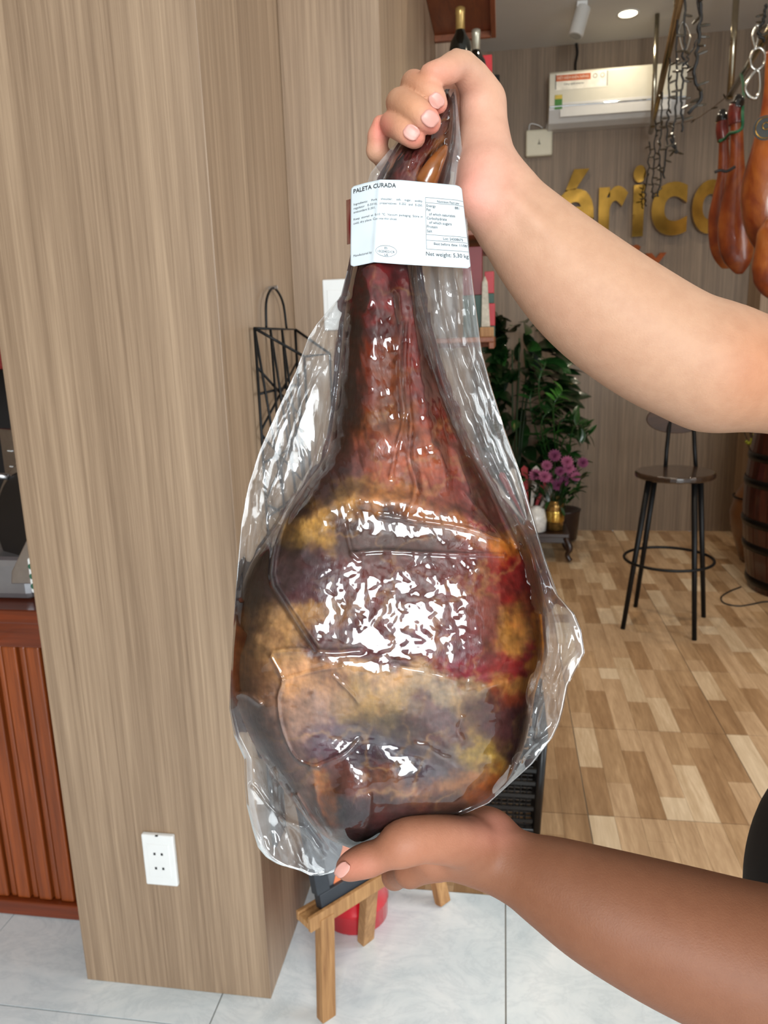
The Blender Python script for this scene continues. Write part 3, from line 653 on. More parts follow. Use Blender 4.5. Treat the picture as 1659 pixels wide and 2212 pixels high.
# ------------------------------------------------------------------ hanging hams
def ham_skin():
    m, nt, b = new_mat('hanging_ham_skin')
    n = noise_of(nt, (7, 7, 4), 5, .6, .8, 'world'); n2 = noise_of(nt, (60, 60, 30), 4)
    nt.links.new(ramp(nt, n, [(.25, lin(84, 26, 10)), (.45, lin(126, 52, 16)), (.6, lin(156, 82, 28)), (.8, lin(178, 112, 60))]), b.inputs['Base Color'])
    b.inputs['Roughness'].default_value = .32; b.inputs['Coat Weight'].default_value = .5; b.inputs['Coat Roughness'].default_value = .12
    bump(nt, b, n2, .5, .003); return m
HSK = ham_skin(); HOOF = plain('black_hoof', (14, 11, 11), .15, coat=.6); TROT = plain('dark_trotter', (96, 30, 24), .3, coat=.4, var=.4, scale=30)
def hang_ham(rows, Y, lab, thick=.62, trot=None, hoof=None, seed=0):
    """rows: (y, x_left, x_right) in the photo at distance Y"""
    V = []; n = 28; ysn = np.linspace(rows[0][0], rows[-1][0], 60); r = np.array(rows, float)
    L_ = np.interp(ysn, r[:, 0], r[:, 1]); R_ = np.interp(ysn, r[:, 0], r[:, 2])
    ker = np.ones(5)/5
    for a in (L_, R_): a[2:-2] = np.convolve(a, ker, 'same')[2:-2]
    for i, y in enumerate(ysn):
        p, q = at_y(L_[i], y, Y), at_y(R_[i], y, Y); c = (p+q)/2; h = np.linalg.norm(q-p)/2
        h = max(h, .004)
        for k in range(n):
            a = 2*math.pi*k/n; bmpv = 1+.06*float(fbm(np.array([k*8. if k <= n//2 else (n-k)*8.]), np.array([i*6.+seed*50]), 40, 2, seed)[0])
            V.append(c+np.array([math.cos(a)*h*bmpv, math.sin(a)*min(h*.75, .11*thick/.62)*bmpv, 0]))
    m = len(ysn); Fc = [(i*n+k, (i+1)*n+k, (i+1)*n+(k+1) % n, i*n+(k+1) % n) for i in range(m-1) for k in range(n)]
    V += [np.mean(V[:n], 0), np.mean(V[-n:], 0)]; Fc += [(k, (k+1) % n, len(V)-2) for k in range(n)]+[((m-1)*n+(k+1) % n, (m-1)*n+k, len(V)-1) for k in range(n)]
    base = at_y((rows[-1][1]+rows[-1][2])/2, rows[-1][0], Y); t = thing('hanging_ham', base, lab, 'ham', 'cured hams hanging from the rail')
    put('meat', V, Fc, HSK, t, smooth=True)
    if trot:
        P = spline([at_y(x, y, Y) for x, y in trot[0]], 14); MB().tube(P, np.interp(np.linspace(0, 1, 14), np.linspace(0, 1, len(trot[1])), trot[1]), 16).put('trotter', TROT, t, smooth=True)
    if hoof:
        P = spline([at_y(x, y, Y) for x, y in hoof[0]], 10); MB().tube(P, np.interp(np.linspace(0, 1, 10), np.linspace(0, 1, len(hoof[1])), hoof[1]), 16).put('hoof', HOOF, t, smooth=True)
    return t
hang_ham([(300, 1553, 1574), (340, 1552, 1576), (380, 1550, 1576), (420, 1540, 1582), (460, 1531, 1592), (500, 1530, 1597), (540, 1534, 1598), (565, 1545, 1592), (580, 1560, 1580)], 3.9,
         'slim cured ham with black hoof hanging beside the gold letters', trot=([(1561, 255), (1560, 280), (1563, 305)], [.024, .028, .026]), hoof=([(1562, 236), (1560, 250), (1560, 262)], [.010, .026, .027]), seed=1)
hang_ham([(260, 1577, 1604), (300, 1578, 1606), (350, 1576, 1608), (400, 1566, 1614), (440, 1558, 1622), (480, 1551, 1628), (520, 1551, 1630), (560, 1560, 1626), (580, 1575, 1615), (592, 1590, 1604)], 3.75,
         'cured ham tied with green string, hanging between the slim one and the large one', trot=([(1590, 225), (1589, 245), (1591, 268)], [.028, .032, .032]), hoof=([(1586, 215), (1592, 218), (1590, 236)], [.018, .030, .030]), seed=2)
hang_ham([(110, 1655, 1690), (200, 1650, 1690), (260, 1640, 1695), (320, 1622, 1705), (380, 1606, 1718), (430, 1600, 1725), (480, 1605, 1728), (520, 1620, 1722), (545, 1640, 1700)], 3.4,
         'large golden cured ham with round black tag, hanging above the wrinkled one', thick=.8, seed=3)
hang_ham([(470, 1655, 1700), (500, 1636, 1715), (540, 1631, 1720), (580, 1624, 1722), (610, 1628, 1718), (635, 1645, 1700), (648, 1665, 1685)], 3.2,
         'dark wrinkled cured ham end hanging lowest below the large golden one', thick=.7, seed=4)
for xa_, ya_, Ya_, Yb2, lb_ in ((1672, 126, 3.4, 3.45, 'short rope from which the large golden ham hangs'), (1677, 489, 3.2, 3.42, 'long rope from which the dark wrinkled ham hangs')):
    o = MB().tube([at_y(xa_, ya_, Ya_), at_z(xa_+3, 38, ZR-.01)], .005, 8).put('hanging_rope', WIR, smooth=True); tag(o, lb_, 'rope')
t = thing('ham_tag', at_y(1650, 280, 3.25), 'round black tag with gold ring on the large golden ham', 'tag')
tc_ = at_y(1654, 276, 3.26)
MB().tube([tc_, tc_+[0, .004, 0]], .043, 32).put('disc', plain('tag_black', (28, 26, 20), .4), t)
MB().tube([tc_+[.036*math.cos(a), -.002, .036*math.sin(a)] for a in np.linspace(0, 2*math.pi, 32, endpoint=False)], .002, 6, closed=True).put('gold_ring', GOLD, t, smooth=True)
MB().tube([tc_+[.012*math.cos(a), -.002, .006+.012*math.sin(a)] for a in np.linspace(.6, 5.6, 20)], .0022, 6).put('gold_emblem', GOLD, t, smooth=True)
GRN = plain('green_string', (22, 92, 58), .6)
P = [at_z(1601, 160, ZR-.012)]+[at_y(x, y, Y) for x, y, Y in [(1606, 190, 4.0), (1604, 240, 3.7), (1603, 275, 3.69), (1590, 285, 3.69), (1577, 288, 3.75), (1565, 300, 3.86), (1553, 305, 3.86)]]
o = MB().tube(spline(P, 40), .0065, 8).put('green_string', GRN, smooth=True); tag(o, 'green string tying two cured hams to the rail', 'string')
o = MB().tube(spline([at_y(x, y, 3.7) for x, y in [(1544, 372), (1556, 368), (1570, 370), (1588, 360)]], 16), .006, 8).put('dark_cord', WIR, smooth=True); tag(o, 'short dark cord tied around the slim ham', 'cord')

# ------------------------------------------------------------------ bar stool
fe = [np.array(p) for p in ((.904, 3.60, 0), (.592, 3.722, 0), (1.022, 3.917, 0), (.705, 4.05, 0))]; sc_ = np.array([.828, 3.85, 0])
t = thing('bar_stool', (.806, 3.82, 0), 'black metal bar stool with round dark wooden seat and oval backrest', 'bar stool')
SEAT = wood('stool_wood', (34, 22, 14), (66, 44, 28), grain=(40, 5, 40), rough=.25, coat=.4, fine=5)
MB().lathe([(.10, .742), (.175, .744), (.186, .75), (.187, .768), (.181, .775), (.001, .7755)], (sc_[0], sc_[1], 0), 40).put('seat', SEAT, t, smooth=False, bevel=.002)
top = [sc_+np.array([(p[0]-.806)*.62, (p[1]-3.823)*.62, .743]) for p in fe]
for p, q in zip(fe, top): MB().tube([p, q], [.0115, .0145], 12).put('leg', BLKM, t, smooth=True)
zr = .335; rp = [p+(q-p)*(zr/.743) for p, q in zip(fe, top)]; cc = sum(rp)/4; rr_ = np.mean([np.linalg.norm((p-cc)[:2]) for p in rp])+.012
MB().tube([cc+[rr_*math.cos(a), rr_*math.sin(a), 0] for a in np.linspace(0, 2*math.pi, 48, endpoint=False)], .0075, 8, closed=True).put('foot_ring', BLKM, t, smooth=True)
b1, b2 = at_y(1436, 1010, 4.0), at_y(1502, 1010, 4.0); q1, q2 = at_y(1450, 880, 4.06), at_y(1497, 880, 4.06)
for p, q in ((b1, q1), (b2, q2)): MB().tube([np.array([p[0], 3.985, .76]), p+(q-p)*.3, q], .010, 10).put('back_post', BLKM, t, smooth=True)
oc = at_y(1464, 904, 4.045); m = MB(); pr = [(math.cos(a)*.152, math.sin(a)*.076) for a in np.linspace(0, 2*math.pi, 40, endpoint=False)]
m.prism(pr, oc-[0, .008, 0], (1, 0, 0), (0, -.08, 1), (0, .016, 0)).put('backrest', wood('stool_back', (40, 24, 13), (74, 46, 26), grain=(5, 40, 40), rough=.5, fine=5), t, bevel=.003)

# ------------------------------------------------------------------ barrel, jar with branches, cable
BAR = wood('barrel_wood', (34, 12, 8), (72, 26, 14), grain=(20, 20, 2), rough=.3, coat=.3, fine=5); HOOP = plain('hoop_black', (18, 16, 16), .35, .7)
bc = np.array([1.69, 4.42, 0]); t = thing('wine_barrel', bc, 'dark red-brown wooden barrel with black hoops standing at the right', 'barrel')
def brad(z): return .29+.055*math.sin(math.pi*min(max(z/1.02, 0), 1))
n = 22
for k in range(n):
    a0, a1 = 2*math.pi*k/n+.006, 2*math.pi*(k+1)/n-.006; zs = np.linspace(.003, 1.02, 12); V = []
    for z in zs:
        for a in (a0, (a0+a1)/2, a1): V.append(bc+[brad(z)*math.cos(a), brad(z)*math.sin(a), z])
    put('stave', V, [(i*3+j, i*3+j+1, i*3+j+4, i*3+j+3) for i in range(11) for j in range(2)], BAR, t, solid=.02)
for z in (.06, .26, .40, .62, .76, .96): MB().lathe([(brad(z)+.012, z-.022), (brad(z)+.016, z), (brad(z)+.012, z+.022)], bc, 48, cap=False).put('hoop', HOOP, t, smooth=True, solid=.004)
MB().lathe([(.28, 1.0), (.001, 1.0)], bc, 40, cap=False).put('head', BAR, t)
JAR = plain('brown_jar', (112, 74, 44), .35, coat=.3, var=.2, scale=8); jc = np.array([1.59, 4.95, 0])
t = thing('ceramic_jar', jc, 'brown ceramic floor jar standing behind the barrel', 'jar')
MB().lathe([(.07, .002), (.10, .01), (.12, .06), (.17, .24), (.18, .32), (.15, .44), (.10, .52), (.085, .58), (.095, .62), (.085, .62), (.075, .57)], jc, 32, cap=False).put('body', JAR, t, smooth=True)
MB().tube([jc+[.165*math.cos(a), .165*math.sin(a), .42] for a in np.linspace(0, 2*math.pi, 40, endpoint=False)], .006, 6, closed=True).put('band', HOOP, t, smooth=True)
TWIG = plain('twig', (96, 84, 76), .7); BLS = plain('yellow_green_bud', (176, 186, 60), .6, var=.2)
t = thing('branch_bouquet', jc+[0, 0, .60], 'bunch of bare twigs with yellow-green buds standing in the brown jar', 'branches')
bud = MB(); [bud.ball((0, 0, 0), .016, 8, (1, 1, .7)), bud.ball((.014, 0, .008), .011, 6), bud.ball((-.010, .010, .006), .011, 6)]
bm = None
for k in range(15):
    a = RNG.rand()*6.28; sp = .08+.20*RNG.rand(); L = .5+.35*RNG.rand(); b0 = jc+[.04*math.cos(a), .04*math.sin(a), .55]; b3 = b0+[sp*math.cos(a)-.05, sp*math.sin(a)*.6, L]
    S = spline([b0, b0+(b3-b0)*.4+[0, 0, .05], b3], 10); MB().tube(S, np.linspace(.006, .002, 10), 5).put('twig', TWIG, t, smooth=True)
    for q in (3, 5, 7, 9):
        if bm is None: ob = bud.put('bud', BLS, t, smooth=True, base=None); bm = ob.data; bpy.data.objects.remove(ob); bm.transform(Matrix.Translation(Vector(OFF[t].tolist())))
        inst('bud', bm, Matrix.Translation(Vector((S[q]+RNG.randn(3)*.008).tolist())) @ Matrix.Rotation(RNG.rand()*6, 4, 'Z'), t)
P = [at_z(x, y, .004) for x, y in [(1600, 1268), (1575, 1278), (1558, 1290), (1565, 1303), (1595, 1309), (1625, 1305), (1650, 1300), (1680, 1300)]]
o = MB().tube(spline(P, 40), .004, 6).put('floor_cable', WIR, smooth=True); tag(o, 'thin black cable looped on the floor by the barrel', 'cable')

# ------------------------------------------------------------------ plants and altar stand in the back corner
def leaf_mesh(name, L, Wd, mat, fold=.25, bend=.25):
    n = 6; V = []; Fc = []
    for i in range(n+1):
        s_ = i/n; w = Wd*math.sin(math.pi*min(1, s_*.96+.04))**.8*.5; z = -bend*L*s_*s_
        V += [(-w, L*s_, z+w*fold), (0, L*s_, z), (w, L*s_, z+w*fold)]
    for i in range(n):
        for j in range(2): Fc.append((i*3+j, i*3+j+1, i*3+j+4, i*3+j+3))
    me = bpy.data.meshes.new(name); me.from_pydata(V, [], Fc); me.shade_smooth(); me.materials.append(mat); return me
def leafmat(name, d, l, rough=.3):
    m = plain(name, tuple((a+b)//2 for a, b in zip(d, l)), rough, coat=.25, var=.45, scale=9); return m
LG = [leafmat('leaf_dark', (8, 26, 10), (24, 58, 24)), leafmat('leaf_mid', (18, 52, 20), (48, 96, 40)), leafmat('leaf_bright', (46, 100, 36), (90, 150, 60))]
def orient(p, d, twist=0.0, s=1.0):
    d = Vector([float(x) for x in d]).normalized(); q = d.to_track_quat('Y', 'Z'); return Matrix.Translation(Vector([float(x) for x in p])) @ q.to_matrix().to_4x4() @ Matrix.Rotation(twist, 4, 'Y') @ Matrix.Scale(s, 4)
PB = np.array([.09, 5.36, 0])
t = thing('potted_bush', PB, 'tall dense dark green leafy plant in the corner under the shelves', 'plant')
MB().lathe([(.10, .002), (.15, .03), (.17, .30), (.18, .31), (.165, .32), (.15, .28), (.001, .28)], PB, 28, cap=False).put('pot', plain('dark_pot', (40, 26, 24), .4, coat=.2), t, smooth=True)
for k in range(7):
    a = RNG.rand()*6.28; top_ = PB+[.12*math.cos(a)+.02, .10*math.sin(a), 1.2+.3*RNG.rand()]
    MB().tube(spline([PB+[0, 0, .28], PB+[.06*math.cos(a), .06*math.sin(a), .8], top_], 10), .007, 6).put('stem', plain('stem_green', (40, 62, 30), .5), t, smooth=True)
lm = [leaf_mesh('leaf', .17, .085, LG[0]), leaf_mesh('leaf', .16, .08, LG[1]), leaf_mesh('leaf', .15, .07, LG[0])]
for k in range(210):
    z = .42+1.12*RNG.rand()**.85; a = RNG.rand()*6.28; rad = (.12+.17*(1-abs((z-.9)/.75)**2))*(.45+.55*RNG.rand())
    p = PB+[rad*math.cos(a)+.03, rad*math.sin(a)*.6, z]; p[0] = max(p[0], -.05); d = [math.cos(a) if p[0] > 0 else max(0, math.cos(a)), math.sin(a)*.5-.35, -.1+.7*RNG.rand()-.3]
    inst('leaf', lm[0 if RNG.rand() < .5 else (1 if RNG.rand() < .5 else 2)], orient(p, d, RNG.randn()*.5, .8+.6*RNG.rand()), t)
ZB = np.array([.42, 5.42, 0])
t = thing('zz_plant', ZB, 'plant with arching fronds of glossy leaflets beside the pink flowers', 'plant')
MB().lathe([(.07, .002), (.10, .02), (.12, .22), (.125, .23), (.105, .22), (.001, .20)], ZB, 24, cap=False).put('pot', plain('dark_pot', (40, 26, 24), .4), t, smooth=True)
zl = [leaf_mesh('leaflet', .085, .036, LG[1]), leaf_mesh('leaflet', .085, .038, LG[2])]
for (ex, ey, mid, bright) in [(1272, 940, (1215, 955), 0), (1262, 925, (1235, 935), 0), (1215, 845, (1195, 900), 1), (1195, 880, (1170, 930), 0), (1250, 1000, (1225, 985), 0), (1240, 905, (1205, 930), 0), (1150, 830, (1150, 900), 0), (1180, 780, (1165, 860), 0)]:
    Y = 5.0+.12*RNG.rand(); S = spline([ZB+[0, 0, .2], at_y(mid[0], mid[1], Y), at_y(ex, ey, Y)], 14)
    fr = MB().tube(S, np.linspace(.007, .003, 14), 6).put('frond', LG[1], t, smooth=True)
    for i in range(5, 14):
        d = S[i]-S[i-1]; d /= np.linalg.norm(d); sd = np.cross(d, [0, -1, .2])
        for s_ in (-1, 1): inst('leaflet', zl[bright], orient(S[i], d*.6+sd*s_*.9, RNG.randn()*.3, .8+.4*RNG.rand()), fr if False else t)
DKW = wood('altar_wood', (26, 14, 10), (54, 30, 22), grain=(5, 40, 40), rough=.35, coat=.3, fine=5)
AZ = np.array([.28, 5.0, 0])
t = thing('altar_stand', AZ, 'low dark wooden stand with curved legs below the flower vase', 'stand')
MB().box2((.10, 4.86, .165), (.42, 5.16, .19)).put('top', DKW, t, bevel=.004); MB().box2((.12, 4.88, .125), (.40, 5.14, .164)).put('apron', DKW, t, bevel=.003)
for sx, x in ((-1, .12), (1, .40)):
    for sy, y in ((-1, 4.88), (1, 5.14)):
        MB().tube(spline([(x, y, .16), (x+sx*.025, y+sy*.02, .10), (x+sx*.01, y+sy*.01, .05), (x+sx*.03, y+sy*.02, .012)], 12), [.02]*6+[.016]*6, 8).put('leg', DKW, t, smooth=True)
VS = np.array([.335, 4.98, .1905])
t = thing('flower_vase', VS, 'gold patterned cylindrical vase on the dark stand', 'vase')
MB().lathe([(.04, .001), (.052, .004), (.058, .11), (.052, .15), (.06, .20), (.052, .20), (.045, .12)], VS, 28, cap=False).put('body', plain('vase_gold', (160, 122, 66), .25, .7, var=.5, scale=40), t, smooth=True)
MB().lathe([(.0585, .06), (.0605, .07), (.0605, .12), (.0585, .13)], VS, 28, cap=False).put('gold_band', plain('vase_band', (212, 176, 90), .2, .9, var=.4, scale=90), t, smooth=True)
t = thing('flower_bouquet', VS+[0, 0, .16], 'bunch of mauve pink chrysanthemums with green foliage in the gold vase', 'flowers')
PINK = plain('mauve_petal', (168, 92, 128), .6, var=.25, scale=30); PNK2 = plain('mauve_petal_dark', (128, 62, 100), .6, var=.25, scale=30)
fm = MB()
for ring, (nr, rr2, tilt) in enumerate([(14, .036, .15), (12, .030, .55), (9, .022, .95), (5, .012, 1.25)]):
    for k in range(nr):
        a = 2*math.pi*(k+.5*ring)/nr; d = np.array([math.cos(a)*math.cos(tilt), math.sin(a)*math.cos(tilt), math.sin(tilt)]); sd = np.array([-math.sin(a), math.cos(a), 0])*.006
        fm.add([d*.003-sd*.3, d*.003+sd*.3, d*rr2*.7+sd, d*rr2+[0, 0, .004], d*rr2*.7-sd], [(0, 1, 2, 3, 4)])
hd = fm.put('flower_head', PINK, t); hm = hd.data; hm.transform(Matrix.Translation(Vector(OFF[t].tolist()))); bpy.data.objects.remove(hd)
hm2 = hm.copy(); hm2.materials.clear(); hm2.materials.append(PNK2)
fl = [(1198, 985), (1181, 1006), (1190, 1035), (1209, 1019), (1225, 998), (1236, 1022), (1259, 1000), (1244, 1030), (1157, 1027), (1216, 1040), (1176, 1030), (1228, 1012), (1205, 1048)]
for k, (x, y) in enumerate(fl):
    p = at_y(x, y, 4.9+.08*RNG.rand()); o_ = VS+[0, 0, .12]
    MB().tube(spline([o_, o_+(p-o_)*.6+[0, 0, .03], p], 8), .003, 5).put('stem', plain('stem_green', (40, 62, 30), .5), t, smooth=True)
    d = Vector((.1*RNG.randn(), -.9, .5)).normalized(); inst('flower_head', hm if k % 3 else hm2, Matrix.Translation(Vector(p.tolist())) @ d.to_track_quat('Z', 'Y').to_matrix().to_4x4() @ Matrix.Scale(1.0+.35*RNG.rand(), 4), t)
sl = leaf_mesh('foliage_leaf', .07, .022, LG[1]); sl2 = leaf_mesh('foliage_leaf', .07, .024, LG[0])
for k in range(120):
    s_ = RNG.rand(); x = 1198+(RNG.rand()-.5)*2*(22+52*s_); y = 1098-78*s_; p = at_y(x, y, 4.9+.14*RNG.rand()); d = [(x-1198)/60, -.3+.3*RNG.randn(), .6+.4*RNG.randn()]
    inst('foliage_leaf', sl if k % 2 else sl2, orient(p, d, RNG.randn(), .8+.5*RNG.rand()), t)
o = MB().lathe([(.045, .001), (.06, .01), (.065, .08), (.05, .15), (.02, .17), (.001, .175)], (.215, 4.92, .191), 20).put('white_pouch', plain('white_foil', (222, 222, 220), .25, coat=.3, var=.15, scale=40), smooth=True); tag(o, 'white glossy pouch on the dark stand beside the gold vase', 'pouch')
t = thing('red_fan', (.17, 5.0, .19), 'white and red folded paper fan standing behind the white pouch', 'fan')
for k in range(7):
    a = math.radians(62+k*11); d = np.array([math.cos(a), 0, math.sin(a)]); sd = np.array([-d[2], 0, d[0]])*.022; o_ = np.array([.17, 5.02+.004*k, .191])
    put('fan_blade', [o_, o_+d*.40-sd, o_+d*.42, o_+d*.40+sd, o_+[0, .003, 0]], [(0, 1, 2, 3)], plain('fan_red', (160, 30, 36), .5) if k % 2 else plain('fan_white', (222, 216, 208), .5), t, solid=.002)
# ------------------------------------------------------------------ the cured shoulder
HAM_L = np.array([(198, 962), (212, 945), (232, 932), (260, 905), (300, 872), (345, 846), (392, 826), (450, 802), (520, 776), (575, 762), (640, 750), (700, 742), (800, 733), (900, 721), (960, 712), (1000, 697), (1040, 664), (1080, 634), (1120, 608), (1160, 580), (1200, 550), (1250, 526), (1300, 514), (1350, 507), (1400, 502), (1450, 501), (1500, 505), (1550, 522), (1600, 543), (1650, 574), (1700, 608), (1740, 637), (1780, 672), (1810, 702), (1828, 735), (1836, 766)], float)
HAM_R = np.array([(198, 968), (212, 976), (232, 980), (260, 981), (300, 978), (345, 971), (392, 962), (450, 935), (520, 908), (575, 898), (640, 908), (700, 922), (800, 950), (900, 985), (960, 1012), (1000, 1035), (1040, 1058), (1080, 1086), (1120, 1112), (1160, 1140), (1200, 1157), (1250, 1169), (1300, 1179), (1350, 1186), (1400, 1187), (1450, 1171), (1500, 1155), (1550, 1148), (1600, 1137), (1650, 1120), (1690, 1096), (1725, 1057), (1750, 1008), (1775, 930), (1800, 870), (1820, 822), (1836, 772)], float)
HAM_T = np.array([(198, .004), (225, .012), (300, .018), (392, .021), (500, .024), (580, .029), (650, .033), (750, .0355), (900, .040), (1050, .049), (1200, .060), (1350, .065), (1500, .062), (1620, .054), (1720, .043), (1790, .030), (1825, .016), (1836, .004)], float)
def smooth_interp(y, A):
    # smooth a polyline profile a little
    yy = np.linspace(A[0, 0], A[-1, 0], 400); v = np.interp(yy, A[:, 0], A[:, 1]); k = np.hanning(17); k /= k.sum()
    vp_ = np.pad(v, 8, mode='reflect', reflect_type='odd'); v2 = np.convolve(vp_, k, 'valid'); v2[0], v2[-1] = v[0], v[-1]
    return np.interp(y, yy, v2)
def gau(x, y, cx, cy, sx, sy, rot=0.0):
    c, s_ = math.cos(rot), math.sin(rot); dx, dy = x-cx, y-cy; return np.exp(-(((dx*c+dy*s_)/sx)**2+((-dx*s_+dy*c)/sy)**2))
def feat(x, y):
    h = -.013*gau(x, y, 830, 1605, 120, 50, .25)+.012*gau(x, y, 765, 1735, 58, 85, .1)-.004*gau(x, y, 835, 1150, 120, 45)
    h += .005*np.exp(-(dist_poly(x, y, [(540, 1380), (650, 1420), (770, 1440), (900, 1455), (1020, 1478), (1110, 1462)])/38)**2)
    h += .005*np.exp(-(dist_poly(x, y, [(640, 1120), (760, 1075), (900, 1090), (1030, 1130), (1140, 1195)])/30)**2)
    h += .004*np.exp(-(dist_poly(x, y, [(800, 600), (790, 800), (800, 930)])/40)**2)-.005*np.exp(-(dist_poly(x, y, [(862, 590), (868, 750), (872, 900)])/16)**2)
    h += .004*np.exp(-(dist_poly(x, y, [(930, 640), (975, 860), (1040, 1020)])/30)**2)
    h -= .004*np.exp(-(dist_poly(x, y, [(1010, 1470), (1140, 1440)])/14)**2)
    h -= .007*np.exp(-(dist_poly(x, y, [(906, 392), (925, 350), (955, 318)])/7)**2)
    h += .0045*fbm(x, y, 120, 4, 3)+.0016*fbm(x, y, 26, 3, 8)
    return h
def ham_front(x, y):
    L_, R_ = smooth_interp(y, HAM_L), smooth_interp(y, HAM_R); T = np.interp(y, HAM_T[:, 0], HAM_T[:, 1])
    u = np.clip((x-(L_+R_)/2)/np.maximum((R_-L_)/2, 1), -3, 3); ex = np.interp(y, [950, 1120, 1600, 1760], [2.5, 3.7, 3.5, 2.4]); ins = np.clip(1-np.abs(u)**ex, 0, 1); inside = (np.abs(u) < 1) & (y > HAM_L[0, 0]) & (y < HAM_L[-1, 0])
    h = T*np.sqrt(ins)+feat(x, y)*np.clip(ins*3, 0, 1)*np.clip(T/.03, 0, 1)
    return np.where(inside, np.maximum(h, .0), -.02), inside
# colour patches of the meat: (x, y, radius x, radius y, rotation, colour, weight)
PATCH = [
 (905, 300, 90, 110, 0, (92, 34, 30), 1), (940, 350, 22, 50, .4, (150, 92, 40), 1.6), (860, 350, 60, 50, 0, (104, 30, 26), 1), (955, 250, 40, 40, 0, (112, 62, 50), .9),
 (800, 610, 70, 60, 0, (132, 28, 30), 1.2), (880, 610, 50, 60, 0, (88, 34, 34), 1), (810, 700, 60, 26, 0, (66, 24, 30), 1.2), (780, 800, 55, 110, 0, (112, 42, 24), 1.2), (850, 800, 34, 120, 0, (120, 58, 28), 1.0), (915, 760, 50, 130, -.15, (120, 38, 34), 1.2),
 (740, 860, 30, 140, 0, (84, 22, 20), 1.0), (850, 910, 60, 50, 0, (138, 76, 34), 1.0), (960, 880, 50, 80, -.2, (140, 52, 40), 1.1),
 (880, 990, 130, 50, 0, (172, 92, 62), 1.3), (1000, 1000, 60, 60, 0, (150, 62, 56), 1.1), (740, 1010, 80, 40, -.4, (128, 78, 76), 1.1), (1050, 1090, 60, 80, -.5, (140, 56, 54), 1.3), (960, 1080, 80, 50, 0, (150, 80, 62), 1.0), (660, 1060, 50, 40, -.5, (132, 86, 82), 1.0),
 (640, 1145, 60, 36, -.4, (212, 166, 92), 1.5), (710, 1090, 60, 26, -.4, (196, 148, 86), 1.2), (830, 1085, 80, 24, .05, (186, 122, 66), 1.2), (700, 1150, 22, 40, 0, (176, 128, 54), 1.2), (940, 1120, 70, 22, .25, (168, 104, 52), 1.1), (1110, 1200, 48, 24, .5, (206, 138, 58), 1.5), (1040, 1160, 60, 18, .5, (182, 110, 48), 1.2),
 (830, 1150, 110, 42, 0, (92, 64, 58), 1.5), (620, 1235, 80, 70, 0, (84, 60, 64), 1.6), (540, 1270, 30, 80, 0, (72, 44, 34), 1.2),
 (860, 1280, 150, 80, 0, (104, 52, 48), 1.5), (1010, 1290, 120, 90, 0, (116, 50, 44), 1.3), (1110, 1240, 46, 60, 0, (158, 40, 38), 1.4), (760, 1380, 80, 40, .2, (98, 54, 56), 1.3), (930, 1400, 110, 46, .2, (110, 44, 52), 1.4),
 (585, 1390, 70, 56, 0, (196, 152, 104), 1.6), (700, 1335, 50, 26, -.3, (176, 134, 84), 1.1), (1105, 1352, 34, 46, .6, (186, 132, 66), 1.25), (1120, 1290, 40, 50, 0, (150, 42, 38), 1.3), (1172, 1380, 15, 90, .08, (190, 122, 50), 1.3), (1080, 1430, 60, 30, -.2, (150, 46, 46), 1.2), (1040, 1300, 40, 60, .4, (138, 76, 60), .9),
 (660, 1450, 90, 36, .05, (206, 156, 112), 1.6), (840, 1455, 100, 24, .1, (204, 162, 116), 1.5), (550, 1470, 40, 50, 0, (158, 112, 78), 1.2), (1110, 1470, 55, 20, -.2, (186, 130, 70), 1.1), (985, 1455, 50, 20, .1, (140, 40, 60), 1.1),
 (640, 1530, 80, 46, 0, (164, 126, 104), 1.4), (820, 1510, 90, 36, .1, (172, 136, 84), 1.3), (740, 1500, 50, 40, 0, (160, 124, 96), 1.1), (950, 1500, 70, 28, .2, (164, 138, 108), 1.1), (1100, 1510, 50, 36, 0, (156, 72, 46), 1.3), (1080, 1580, 64, 54, .6, (82, 46, 48), 2.0), (960, 1560, 80, 36, .4, (98, 62, 58), 1.6), (1020, 1560, 30, 50, -.6, (150, 120, 70), .8),
 (800, 1560, 110, 24, .3, (160, 130, 84), 1.0), (730, 1590, 46, 50, 0, (88, 54, 66), 1.4), (850, 1610, 100, 42, .3, (70, 52, 62), 2.2), (960, 1630, 80, 30, .35, (104, 82, 78), 1.2), (600, 1600, 60, 70, .6, (140, 108, 98), 1.3), (570, 1640, 26, 70, -.6, (112, 58, 62), 1.4), (650, 1680, 40, 60, -.6, (146, 112, 100), 1.2),
 (1040, 1640, 60, 36, .5, (186, 152, 76), 1.4), (1070, 1690, 44, 28, -.4, (182, 96, 36), 1.5), (960, 1690, 90, 30, -.1, (158, 106, 68), 1.4), (840, 1690, 60, 40, 0, (112, 62, 46), 1.1), (715, 1720, 24, 70, -.1, (168, 98, 52), 1.3), (770, 1690, 40, 40, 0, (110, 66, 58), 1.2), (775, 1770, 40, 50, 0, (58, 42, 48), 1.5), (870, 1745, 90, 32, -.2, (72, 42, 42), 2.0), (960, 1735, 50, 24, -.3, (110, 70, 52), 1.1), (650, 1770, 30, 40, -.6, (120, 74, 60), 1.0)]
